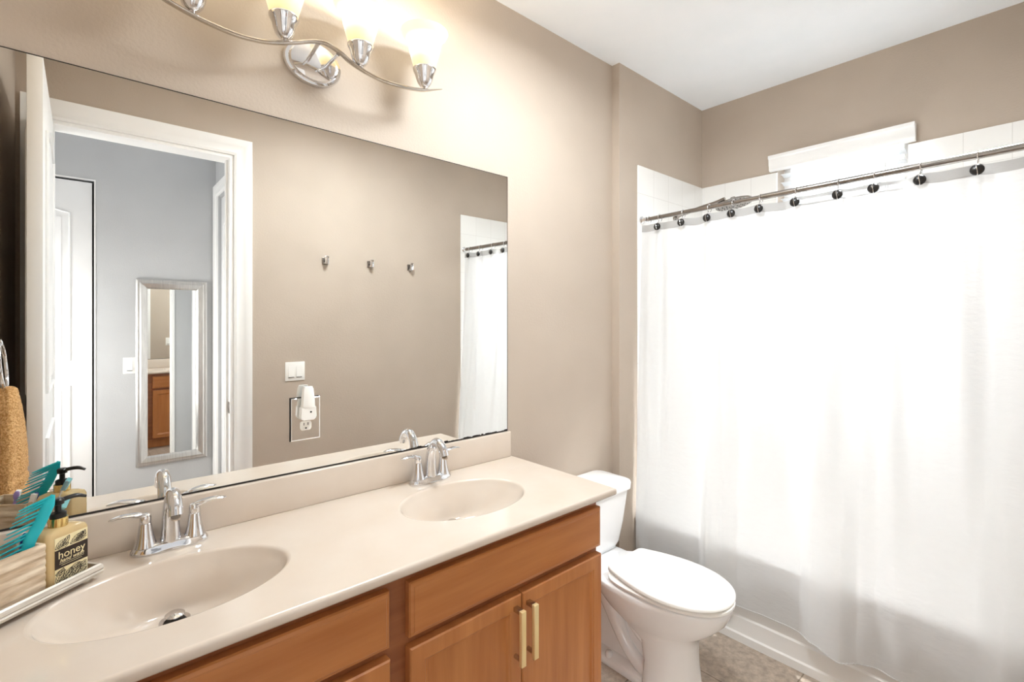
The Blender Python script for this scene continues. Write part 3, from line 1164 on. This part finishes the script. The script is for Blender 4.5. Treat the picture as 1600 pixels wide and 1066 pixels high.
def curtain_pt(y, z):
    """x of the cloth at height z"""
    top = 1.92
    u = max(0.0, min(1.0, (top - z) / (top - .15)))
    base = RX - .004 + (2.186 - RX + .004) * min(1, (top - z) / (top - .42)) ** .9 if z < top else RX - .004
    low = max(0, min(1, (1.3 - z) / .9))
    low = low * low * (3 - 2 * low)
    folds = (.015 * sin(y * 17 + 1.2 + .8 * u) + .013 * sin(y * 31 + .4 + u * 1.7) + .007 * sin(y * 63 + 2 * u)) * (0.35 + .9 * sin(pi * min(1, u * 1.15 + .08)) ** 1)
    pleat = 0.0
    for i, ry in enumerate(RY):
        w_ = .012 + .03 * u
        pleat += -.012 * math.exp(-((y - ry) / w_) ** 2) * math.exp(-u * 4.5) * (1 if i % 3 else 1.6) * (1 - math.exp(-u * 30))
    x = base + folds * (1 - .6 * low) + pleat - interp(y, BULGE) * low
    return min(x, TX0 + .004 if z < .43 else 9)


HEM = [(-.06, .170), (-.45, .172), (-.60, .164), (-.78, .166), (-.90, .158), (-1.0, .138), (-1.08, .150), (-1.2, .148), (-1.56, .135)]
sc = thing('shower_curtain', 'white fabric shower curtain hanging from the steel rod over the tub', 'shower curtain', (2.18, -.82, .14))
NY, NZ = 420, 150
ztop_c = 1.905
grid = []
bm = nb()
for j in range(NZ + 1):
    row = []
    for i in range(NY + 1):
        y = -.062 - i / NY * (1.575 - .062)
        zt = ztop_c + rod_z(y) - rod_z(-.05) - sag(y)
        zb = interp(y, HEM)
        z = zt + (zb - zt) * j / NZ
        row.append(bm.verts.new((curtain_pt(y, z), y, z)))
    grid.append(row)
for j in range(NZ):
    for i in range(NY):
        bm.faces.new((grid[j][i], grid[j][i + 1], grid[j + 1][i + 1], grid[j + 1][i]))
co = obj('cloth', bm, M['curtain'], sc, smooth=180)
# header band
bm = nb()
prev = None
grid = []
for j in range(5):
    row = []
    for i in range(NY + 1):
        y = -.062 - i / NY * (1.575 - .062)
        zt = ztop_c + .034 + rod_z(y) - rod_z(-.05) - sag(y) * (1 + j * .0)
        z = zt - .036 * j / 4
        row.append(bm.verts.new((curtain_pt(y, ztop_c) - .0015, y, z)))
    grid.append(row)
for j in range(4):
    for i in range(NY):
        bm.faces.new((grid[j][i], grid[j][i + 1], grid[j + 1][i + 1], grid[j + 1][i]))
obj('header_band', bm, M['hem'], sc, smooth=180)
# stitched hem cord
bm = nb()
pts = []
for i in range(0, 900):
    y = -.062 - i / 899 * (1.575 - .062)
    zb = interp(y, HEM)
    a = i * 1.2
    pts.append((curtain_pt(y, zb) - .001 + .0009 * cos(a), y, zb + .0009 * sin(a)))
tube(bm, pts, .0022, 6)
obj('hem_stitching', bm, M['curtain'], sc, smooth=60)

rg = None
places = ['at the end nearest the toilet wall', 'second from the toilet wall', 'third from the toilet wall', 'in front of the shower head', 'at the rod joint',
          'just right of the rod joint', 'below the window blind, left of its middle', 'below the right half of the window blind', 'just right of the window blind',
          'at the far right of the photo', 'by the wall beyond the right edge of the photo']
for i, y in enumerate(RY):
    lb = 'dark round-knobbed curtain ring ' + places[i]
    if rg is None:
        rg = thing('curtain_ring', lb, 'curtain ring', (RX, y, rod_z(y)), group='curtain rings on the shower rod')
        bm = nb()
        R_ = .0185
        pts = [(R_ * cos(a), 0, R_ * sin(a) - .005) for a in [radians(-60 + 300 * k / 24) for k in range(25)]]
        pts = pts + [(-.020, 0, -.032), (-.019, 0, -.046)]
        tube(bm, pts, .0018, 8)
        obj('wire_loop', bm, M['chrome'], rg, world=False)
        bm = nb()
        lathe(bm, [(.002, -.010), (.012, -.0085), (.0178, -.0035), (.0188, .0), (.0178, .0035), (.012, .0085), (.002, .010)], (-.028, 0, -.054), 28,
              mtx=Matrix.Rotation(radians(90), 4, 'Y'))
        kn = obj('knob', bm, M['black'], rg, world=False)
        bm = nb()
        pts = [(-.028 - .0106 * cos(a), .0015 * sin(a * 2), -.054 + .0182 * sin(a)) for a in [radians(-80 + 160 * k / 12) for k in range(13)]]
        tube(bm, pts, .0013, 8)
        obj('knob_stripe', bm, M['chrome'], kn, world=False)
    else:
        dup(rg, (RX, y, rod_z(y)), lb)
# the bare ring slid to the end of the rod
bm = nb()
pts = [(RX + .017 * cos(a), -.102, rod_z(-.1) - .004 + .017 * sin(a)) for a in [radians(-50 + 290 * k / 24) for k in range(25)]]
tube(bm, pts, .0018, 8)
tag(obj('bare_ring', bm, M['chrome']), 'bare wire ring without knob at the left end of the shower rod', 'curtain ring')

# shower head
sh = thing('overhead_shower', 'flat grey shower head on an arm seen above the shower curtain', 'shower head', (2.6, STEP_Y - .009, 2.04))
bm = nb()
tube(bm, spline([(2.6, STEP_Y - .009, 2.03), (2.6, -.10, 2.045), (2.6, -.20, 2.062), (2.6, -.29, 2.075), (2.6, -.345, 2.088)], 5), .010, 14)
lathe(bm, [(.03, 0), (.028, .006), (.012, .012)], (2.6, STEP_Y - .009, 2.03), 24, mtx=Matrix.Rotation(radians(90), 4, 'X'))
obj('arm', bm, M['rod'], sh)
bm = nb()
mt = Matrix.Rotation(radians(-12), 4, 'X')
lathe(bm, [(.092, 0), (.094, .003), (.093, .009), (.06, .014), (.018, .030), (.012, .040)], (2.6, -.395, 2.048), 40, mtx=mt)
hd = obj('head', bm, M['rod'], sh, smooth=40)
bm = nb()
for r_, n in ((.02, 6), (.04, 12), (.06, 18), (.08, 24)):
    for k in range(n):
        a = 2 * pi * k / n
        lathe(bm, [(.0016, -.003), (.0022, 0)], (0, 0, 0), 6, mtx=Matrix.Translation((r_ * cos(a), r_ * sin(a), 0)))
bmesh.ops.transform(bm, matrix=Matrix.Translation((2.6, -.395, 2.048)) @ mt, verts=bm.verts)
o = obj('spray_nozzles', bm, M['black'], hd)

# ------------------------------------------------------------------ toilet
TCX = 1.720
to = thing('toilet', 'white two-piece toilet with closed lid between vanity and shower curtain', 'toilet', (TCX, -.42, 0))


def egg(cy_back, cy_front, hw, z, n=48, sharp=2.3, back=None):
    """elongated bowl outline: squarish back, rounded front"""
    cyc = cy_back - (cy_back - cy_front) * .42
    out = []
    for i in range(n):
        a = 2 * pi * i / n
        c, s = cos(a), sin(a)
        if s >= 0:      # back
            e = 2.0 if back is None else back
            x = hw * abs(c) ** (2 / e) * (1 if c >= 0 else -1)
            y = cyc + (cy_back - cyc) * abs(s) ** (2 / e)
        else:
            e = 2.15
            x = hw * abs(c) ** (2 / e) * (1 if c >= 0 else -1)
            y = cyc - (cyc - cy_front) * abs(s) ** (2 / e)
        out.append((TCX + x, y, z))
    return out


# bowl: pedestal column growing into the bowl
bm = nb()
rings = []
for z, yb_, yf_, hw, bk in ((0.0, -.46, -.655, .120, 4), (.01, -.46, -.657, .121, 4), (.03, -.462, -.650, .117, 4), (.12, -.465, -.640, .110, 3.5), (.20, -.44, -.640, .110, 3), (.235, -.37, -.650, .120, 2.8),
                            (.26, -.33, -.676, .136, 2.6), (.29, -.28, -.714, .154, 2.6), (.33, -.24, -.750, .168, 2.7), (.365, -.22, -.766, .174, 2.8), (.385, -.215, -.771, .175, 2.9), (.391, -.22, -.766, .171, 2.9)):
    rings.append(egg(yb_, yf_, hw, z, back=bk))
loft(bm, rings)
obj('bowl', bm, M['ceramic'], to, smooth=60)
# foot and trapway behind the column
bm = nb()
rings = []
for z, hw, yb_, yf_ in ((0, .092, -.13, -.52), (.012, .094, -.13, -.52), (.030, .090, -.135, -.52), (.036, .080, -.14, -.52), (.042, .045, -.16, -.52), (.14, .040, -.18, -.52), (.22, .042, -.18, -.52), (.30, .060, -.14, -.50), (.345, .085, -.10, -.46)):
    rings.append(rrect(TCX, (yb_ + yf_) / 2, hw, (yb_ - yf_) / 2, min(hw, .06) * .95, z))
loft(bm, rings)
for s in (-1, 1):
    tube(bm, spline([(TCX + s * .040, -.22, .34), (TCX + s * .046, -.265, .285), (TCX + s * .050, -.305, .225), (TCX + s * .050, -.335, .16), (TCX + s * .052, -.375, .105), (TCX + s * .046, -.43, .06), (TCX + s * .040, -.49, .04)], 6),
         [.034 + .007 * sin(i / 5.0) for i in range(37)], 18)
    tube(bm, spline([(TCX + s * .060, -.34, .325), (TCX + s * .070, -.375, .28), (TCX + s * .078, -.415, .235), (TCX + s * .080, -.46, .20), (TCX + s * .075, -.50, .18)], 6), [.022] * 25, 14)
obj('foot', bm, M['ceramic'], to, smooth=60)
for s in (-1, 1):
    bm = nb()
    lathe(bm, [(.015, .030), (.0155, .044), (.012, .052), (.003, .055)], (TCX + s * .076, -.300, 0), 20)
    obj('bolt_cap', bm, M['ceramic'], to, smooth=50)
# deck under the tank
bm = nb()
rings = []
for z, hw, yb_, yf_ in ((.325, .10, -.06, -.34), (.345, .135, -.045, -.36), (.368, .15, -.04, -.37), (.376, .145, -.045, -.36)):
    rings.append(rrect(TCX, (yb_ + yf_) / 2, hw, (yb_ - yf_) / 2, .045, z))
loft(bm, rings)
obj('deck', bm, M['ceramic'], to, smooth=60)
# tank
bm = nb()
rings = []
for z, hw, yb_, yf_, r in ((.372, .130, -.03, -.165, .03), (.380, .150, -.024, -.180, .035), (.41, .168, -.020, -.192, .04), (.50, .186, -.018, -.202, .04), (.60, .200, -.017, -.210, .04), (.648, .206, -.016, -.213, .04)):
    rings.append(rrect(TCX, (yb_ + yf_) / 2, hw, (yb_ - yf_) / 2, r, z))
loft(bm, rings)
obj('tank', bm, M['ceramic'], to, smooth=60)
bm = nb()
rings = []
for z, g in ((.644, -.002), (.648, .008), (.676, .010), (.684, .006), (.688, -.004)):
    rings.append(rrect(TCX, -.1145, .210 + g, .1015 + g * .9, .045, z))
loft(bm, rings)
obj('tank_lid', bm, M['ceramic'], to, smooth=60)
bm = nb()
lathe(bm, [(.012, 0), (.012, .006), (.006, .010), (.006, .018)], (TCX - .150, -.211, .605), 20, mtx=Matrix.Rotation(radians(90), 4, 'X'))
box(bm, TCX - .155, TCX - .08, -.235, -.226, .598, .611, .004)
obj('flush_lever', bm, M['chrome'], to)
# seat and lid
bm = nb()
rings = [egg(-.315, -.772, .166, .3965, back=3.5), egg(-.313, -.777, .172, .399, back=3.5), egg(-.313, -.777, .173, .407, back=3.5), egg(-.315, -.773, .168, .4105, back=3.5)]
loft(bm, rings)
obj('seat', bm, M['plastic'], to, smooth=40)
bm = nb()


def lid_ring(g, z):
    out = []
    n = 64
    # straight tapered back, rounded front
    yb_, yf_ = -.320 - g * .5, -.776 + g
    for i in range(n):
        a = 2 * pi * i / n
        c, s = cos(a), sin(a)
        yc = -.55
        if s >= 0:
            hw = .174 - g
            # superellipse back pinched to hinge width
            y = yc + (yb_ - yc) * min(1.0, abs(s) ** .62)
            tt = (y - yc) / (yb_ - yc)
            wdt = hw - .056 * tt ** 2.2
            xx = wdt * (1 if c >= 0 else -1) if abs(s) < .80 else wdt * c / .60
            if abs(s) < .80:
                y = yc + (yb_ - yc) * abs(s) / .80
                tt = (y - yc) / (yb_ - yc)
                xx = (hw - .058 * tt ** 1.8) * (1 if c >= 0 else -1)
            else:
                y = yb_
                xx = (hw - .058) * c / .60
        else:
            xx = (.174 - g) * abs(c) ** (2 / 2.15) * (1 if c >= 0 else -1)
            y = yc - (yc - yf_) * abs(s) ** (2 / 2.15)
        out.append((TCX + xx, y, z))
    return out


loft(bm, [lid_ring(.010, .4145), lid_ring(.0, .418), lid_ring(.0, .427), lid_ring(.004, .432), lid_ring(.014, .4345)])
obj('lid', bm, M['plastic'], to, smooth=40)
for s in (-1, 1):
    bm = nb()
    box(bm, TCX + s * .070 - .018, TCX + s * .070 + .018, -.335, -.306, .3905, .4135, .004, 3)
    obj('hinge', bm, M['plastic'], to)

# ------------------------------------------------------------------ robe hooks on the south wall
hk = thing('robe_hook', 'square chrome robe hook nearest the doorway, reflected in mirror', 'hook', (1.163, YS, 1.81), group='robe hooks in a row on the beige wall')
bm = nb(); box(bm, -.020, .020, .0005, .008, -.022, .022, .001)
obj('hook_plate', bm, M['rod'], hk, world=False)
bm = nb()
box(bm, -.012, .012, .008, .038, -.018, -.010, .0015)
box(bm, -.012, .012, .032, .040, -.018, .030, .0015)
obj('prong', bm, M['chrome'], hk, world=False)
dup(hk, (1.468, YS, 1.812), 'square chrome robe hook in the middle of the row of three')
dup(hk, (1.773, YS, 1.812), 'square chrome robe hook farthest from the doorway, nearest the tub')


def rocker_switch(x, y, z, gangs, label, n=1):
    w_ = .035 + .023 * 2 * (gangs - 1) if gangs > 1 else .036
    w_ = .058 if gangs == 2 else .036
    t = thing('light_switch', label, 'switch', (x, y, z - .058))
    bm = nb(); box(bm, x - w_, x + w_, y + .0005, y + .006, z - .058, z + .058, .003)
    obj('switch_plate', bm, M['plastic'], t)
    for k in range(gangs):
        cx_ = x + (k - (gangs - 1) / 2) * .046
        bm = nb()
        prism(bm, [(y + .006, z - .034), (y + .012, z - .034), (y + .007, z + .034), (y + .006, z + .034)], 0, cx_ - .0165, cx_ + .0165)
        r = obj('rocker', bm, M['plastic'], t)
        bm = nb(); box(bm, cx_ - .0165, cx_ + .0165, y + .0058, y + .0085, z - .0385, z - .0345)
        obj('rocker_gap', bm, M['dark'], r)


rocker_switch(.979, YS, 1.118, 2, 'white double rocker light switch on the beige wall below the robe hooks')
rocker_switch(.248, HY, 1.110, 1, 'white single rocker light switch on the grey hall wall beside framed mirror')

# framed mirror in the hall
fm = thing('framed_mirror', 'tall narrow mirror in wide silver frame on the grey hall wall', 'mirror', (.501, HY, .379))
FX0, FX1, FZ0, FZ1 = .283, .719, .379, 1.728
bm = nb()
prof = [(0, .001), (0, .018), (.010, .026), (.020, .024), (.030, .028), (.058, .020), (.066, .012), (.070, .004)]
rings = []
for d, p in prof:
    rings.append([(FX0 + d, HY + p, FZ0 + d), (FX1 - d, HY + p, FZ0 + d), (FX1 - d, HY + p, FZ1 - d), (FX0 + d, HY + p, FZ1 - d)])
loft(bm, rings, False, False)
obj('frame', bm, M['silver_frame'], fm, smooth=20)
bm = nb(); box(bm, FX0 + .066, FX1 - .066, HY + .003, HY + .007, FZ0 + .066, FZ1 - .066)
obj('mirror_glass', bm, M['mirror'], fm, smooth=0)

# ------------------------------------------------------------------ towel ring and towel on the west wall
tr = thing('towel_ring', 'chrome towel ring on the left wall holding the tan towel', 'towel ring', (XL, -.655, 1.36))
bm = nb()
lathe(bm, [(.024, .0008), (.024, .006), (.009, .012), (.009, .034), (.012, .038), (.004, .042)], (XL, -.655, 1.36), 24, mtx=Matrix.Rotation(radians(90), 4, 'Y'))
obj('mount', bm, M['chrome'], tr)
bm = nb()
pts = [(XL + .036 + .012 * (1 - cos(a)) * .5, -.655 + .075 * sin(a), 1.285 + .075 * cos(a)) for a in [2 * pi * k / 40 for k in range(41)]]
tube(bm, pts, .0045, 10)
obj('ring', bm, M['chrome'], tr)

bm = nb()
# folded hand towel gathered through the ring: two draped layers, widening downwards
NU, NV = 56, 60
surf = []
for j in range(NV + 1):
    v = j / NV                       # 0 at ring, 1 at hem
    z = 1.214 - v * .352
    row = []
    hw = .034 + .062 * (1 - math.exp(-v * 4.0))
    dp = .021 + .020 * (1 - math.exp(-v * 3.0))
    for i in range(NU):
        a = 2 * pi * i / NU
        c, s = cos(a), sin(a)
        fold = 1 + .10 * sin(3 * a + 1.0 + v) * min(1, v * 3) + .05 * sin(7 * a)
        yy = -.655 + hw * fold * abs(c) ** .8 * (1 if c > 0 else -1)
        xx = XL + .052 + .004 * v + dp * fold * abs(s) ** .8 * (1 if s > 0 else -1) + .0012 * random.uniform(-1, 1)
        band = -.0035 if .74 < v < .80 or .84 < v < .88 else 0
        xx += band * (1 if s > 0 else -1)
        zz = z + (.006 * sin(2 * a + .5) if v > .9 else 0) + .0012 * random.uniform(-1, 1)
        row.append((max(xx, XL + .004), yy, zz))
    surf.append(row)
top = [[(p[0] * .5 + (XL + .052) * .5, p[1] * .45 + -.655 * .55, 1.222) for p in surf[0]]]
loft(bm, top + surf)
tag(obj('hand_towel', bm, M['towel'], smooth=70), 'tan terry hand towel hanging on the left wall, reflected in mirror', 'towel')

# ------------------------------------------------------------------ tray with basket and soap on the counter's left corner
ANG = math.atan2(.61, .79)
TO = Vector((.0314, -.1457, CT + .0118))        # front right corner of the tray
tl, tw = .236, .112
# local frame: origin at front right corner, -x along the front edge, +y towards the mirror
ty = thing('vanity_tray', 'pale silver rectangular tray set askew on the counter beside the left basin', 'tray', tuple(TO), ANG)
bm = nb()
box(bm, -tl + .008, -.008, .008, tw - .008, 0, .005)
obj('tray_base', bm, M['tray'], ty, world=False)
for fx, fy in ((-.02, .02), (-.216, .02), (-.02, .092), (-.216, .092)):
    bm = nb(); lathe(bm, [(.008, -.0115), (.009, 0)], (fx, fy, 0), 16)
    obj('foot', bm, M['tray'], ty, world=False)
bm = nb()
prof = [(.010, 0), (-.001, 0), (-.003, .006), (-.001, .009), (-.003, .012), (-.001, .020), (.002, .023), (.006, .022), (.009, .006)]
rings = []
for (px, py, sx, sy) in ((0, 0, -1, 1), (-tl, 0, 1, 1), (-tl, tw, 1, -1), (0, tw, -1, -1), (0, 0, -1, 1)):
    rings.append([(px + sx * d, py + sy * d, z) for d, z in prof])
loft(bm, rings, False, False)
obj('tray_rim', bm, M['tray'], ty, world=False, smooth=30)


def tray_pt(lx, ly, lz):
    return TO + Vector((lx * cos(ANG) - ly * sin(ANG), lx * sin(ANG) + ly * cos(ANG), lz))


# storage basket (ribbed box) at the rear left of the tray
bk = thing('ribbed_box', 'open whitewashed wooden box with horizontal ribs standing in the tray', 'storage box', tuple(tray_pt(0, 0, .0056)), ANG)
bx0, bx1, by0, by1, bh = -.222, -.1005, .014, .094, .104
for nm, a in (('side_panel', (bx0, bx1, by0, by0 + .006)), ('side_panel', (bx0, bx1, by1 - .006, by1)), ('side_panel', (bx1 - .006, bx1, by0 + .006, by1 - .006)), ('side_panel', (bx0, bx0 + .006, by0 + .006, by1 - .006))):
    bm = nb()
    horiz = a[1] - a[0] > .05
    nr = 7
    poly = []
    t0, t1 = (a[2], a[3]) if horiz else (a[0], a[1])
    outer = t0 if (horiz and abs(t0 - by0) < 1e-6) or (not horiz and abs(t0 - bx0) < 1e-6) else t1
    inner = t1 if outer == t0 else t0
    sg = -1 if outer == t0 else 1
    pl = [(inner, 0.001), (inner, bh)]
    for k in range(nr * 6, -1, -1):
        z = .001 + (bh - .001) * k / (nr * 6)
        pl.append((outer + sg * .0022 * abs(sin(pi * k / 6)), z))
    if horiz:
        prism(bm, pl, 0, a[0], a[1])
    else:
        prism(bm, pl, 1, a[2], a[3])
    obj(nm, bm, M['basket'], bk, world=False, smooth=50)
bm = nb(); box(bm, bx0 + .006, bx1 - .006, by0 + .006, by1 - .006, .001, .006)
obj('bottom_panel', bm, M['basket'], bk, world=False)

# soap bottle
sp_o = tray_pt(-.056, .043, .0056)
so = thing('soap_dispenser', 'square clear amber pump bottle of honey hand wash in the tray', 'soap dispenser', tuple(sp_o), ANG)
bm = nb()
rings = []
for z, g, r in ((0, .004, .006), (.004, .0, .008), (.106, .0, .008), (.114, .003, .008), (.118, .012, .008), (.120, .022, .008)):
    rings.append(rrect(0, 0, .0415 - g, .028 - g * .7, r, z, 5))
loft(bm, rings)
bo = obj('bottle', bm, M['soap'], so, world=False, smooth=50)
bm = nb(); box(bm, -.027, .037, -.0289, -.0281, .010, .104)
lb = obj('front_label', bm, M['label_cream'], bo, world=False, smooth=0)
bm = nb(); box(bm, -.027, .037, -.0293, -.0289, .040, .079)
obj('label_band', bm, M['label_dark'], bo, world=False, smooth=0, label='dark brown label band with cream lettering')


def label_text(s, size, x, z, shear=0.0, m='label_cream', nm='lettering', sx=1.0):
    bm = text_bm(s, size, shear)
    bmesh.ops.transform(bm, matrix=Matrix.Translation((x, -.0296, z)) @ Matrix.Rotation(radians(90), 4, 'X') @ Matrix.Diagonal((sx, 1, 1, 1)), verts=bm.verts)
    return bm


bm = label_text('honey', .0215, .005, .0665)
merge(bm, label_text('hand wash', .0112, .005, .0548, .35))
for zz, ww in ((.0490, .024), (.0452, .020)):
    box(bm, .005 - ww, .005 + ww, -.0297, -.0294, zz - .0003, zz + .0003)
obj('lettering', bm, M['label_cream'], bo, world=False, smooth=0, label='cream lettering reading honey hand wash')
# leaf line drawing above and below the band
bm = nb()


def leaf(cx_, cz_, ln, wd, ang, n_v=5):
    ca, sa = cos(ang), sin(ang)

    def q(u, v):
        return (cx_ + u * ca - v * sa, cz_ + u * sa + v * ca)

    def strip(p, q_, w_=.0007):
        dx_, dz_ = q_[0] - p[0], q_[1] - p[1]
        l_ = sqrt(dx_ * dx_ + dz_ * dz_) or 1
        nx_, nz_ = -dz_ / l_ * w_ / 2, dx_ / l_ * w_ / 2
        c4 = [(p[0] + nx_, p[1] + nz_), (p[0] - nx_, p[1] - nz_), (q_[0] - nx_, q_[1] - nz_), (q_[0] + nx_, q_[1] + nz_)]
        if all(-.0265 < a_ < .0365 and (.0105 < b_ < .0398 or .0792 < b_ < .1035) for a_, b_ in c4):
            prism(bm, c4, 1, -.0293, -.0289)
    for s in (-1, 1):
        pv = None
        for k in range(13):
            t = k / 12
            p = q(t * ln, s * wd * sin(pi * t) ** .8)
            if pv: strip(pv, p)
            pv = p
    strip(q(0, 0), q(ln, 0))
    for k in range(1, n_v + 1):
        t = k / (n_v + 1)
        for s in (-1, 1):
            strip(q(t * ln * .9, 0), q(min(1, t + .16) * ln, s * wd * .85 * sin(pi * min(1, t + .16))), .0005)


for cx_, cz_, ln, wd, an in ((-.024, .012, .030, .007, 1.1), (-.020, .012, .032, .006, .55), (-.012, .011, .028, .006, .9), (.0, .012, .030, .006, .6), (.008, .011, .028, .007, 1.1), (.014, .012, .026, .006, .45),
                             (.022, .012, .026, .006, .95), (-.026, .030, .020, .005, .1), (.002, .030, .024, .005, .15), (.020, .026, .02, .005, .35),
                             (-.026, .082, .024, .006, .7), (-.022, .082, .022, .005, .2), (-.012, .084, .022, .005, .95), (.002, .082, .030, .006, .55), (.014, .082, .022, .006, .9), (.010, .084, .028, .005, .2), (.024, .084, .018, .005, 1.1)):
    leaf(cx_, cz_, ln, wd, an)
obj('leaf_drawing', bm, M['label_dark'], bo, world=False, smooth=0)
bm = nb()
lathe(bm, [(.0165, .1185), (.0165, .136), (.0155, .1375)], (0, 0, 0), 32)
obj('collar', bm, M['gold'], so, world=False)
bm = nb()
lathe(bm, [(.0135, .1375), (.0135, .147), (.010, .149), (.0055, .150), (.0055, .163), (.010, .165), (.0105, .174), (.008, .177), (.002, .178)], (0, 0, 0), 28)
tube(bm, spline([(0, 0, .170), (.015, -.006, .174), (.030, -.012, .174), (.043, -.017, .168)], 5), [.0058] * 10 + [.0056, .0052, .0048, .0044, .004, .0036], 12, .8)
obj('pump', bm, M['black'], so, world=False)

# comb
cb = thing('wide_tooth_comb', 'teal wide-tooth comb standing in the ribbed box', 'comb', tuple(tray_pt(-.150, .045, .06)), 0)
# built in world space: spine on the right, teeth pointing left
CP = []
bm = nb()
o0 = Vector((-.047, -.108, 1.052))
sp_ = [tray_pt(a, b, c - TO.z) for a, b, c in ((-.073, .032, 1.069), (-.084, .033, 1.045), (-.097, .035, 1.015), (-.113, .037, .985), (-.120, .038, .940))]
spine = spline(sp_, 8)
tube(bm, spine, [.0035 + .0065 * min(1, i / 6) for i in range(len(spine))], 14, .40)
obj('spine', bm, M['teal'], cb)
bm = nb()
nt_ = 12
for k in range(nt_):
    t = k / (nt_ - 1)
    i = int(1 + t * (len(spine) - 6))
    p = spine[i]
    ln = .052 + .004 * t
    dr_ = Vector((-.93, -.05, -.35)).normalized()
    pts = [p, p + dr_ * ln * .5, p + dr_ * ln]
    tube(bm, pts, [.0034, .0030, .0014], 8, .75 if k else 1.0)
obj('teeth', bm, M['teal'], cb)

# toothbrushes


def toothbrush(p0, p1, side, mh, mb, label):
    p0, p1, side = Vector(p0), Vector(p1), Vector(side).normalized()
    t = thing('toothbrush', label, 'toothbrush', tuple(p0))
    d = p1 - p0
    bm = nb()
    tube(bm, spline([p0, p0 + d * .35, p0 + d * .7, p0 + d * .84, p1], 5), [.0055] * 8 + [.005, .0045, .004, .0032, .0028, .0028, .003, .0045, .0055, .006, .0058, .005, .003], 10, .7)
    obj('brush_handle', bm, mh, t)
    bm = nb()
    dn = d.normalized()
    a = p1 - dn * .026
    b_ = p1 - dn * .002
    w_ = dn.cross(side).normalized()
    rings = []
    for q_ in (0.002, .0125):
        r = []
        for (pp, sgn) in ((a, -1), (a, 1), (b_, 1), (b_, -1)):
            r.append(tuple(pp + w_ * (.0048 * sgn) + side * q_))
        rings.append(r)
    loft(bm, rings)
    obj('bristles', bm, mb, t)


toothbrush(tray_pt(-.082, .090, .0115), tray_pt(-.008, .088, .163), (.5, -.6, .5), M['clear'], M['aqua'], 'clear toothbrush with aqua bristles leaning behind the soap bottle')
toothbrush(tray_pt(-.190, .040, .012), tray_pt(-.175, .030, .122), (.3, -.9, .2), M['purple'], M['plastic'], 'lilac toothbrush with white bristles at the left end of the ribbed box')
toothbrush(tray_pt(-.125, .075, .012), tray_pt(-.102, .060, .128), (-.4, .8, .1), M['blue'], M['plastic'], 'dark blue toothbrush between the comb and the soap pump')
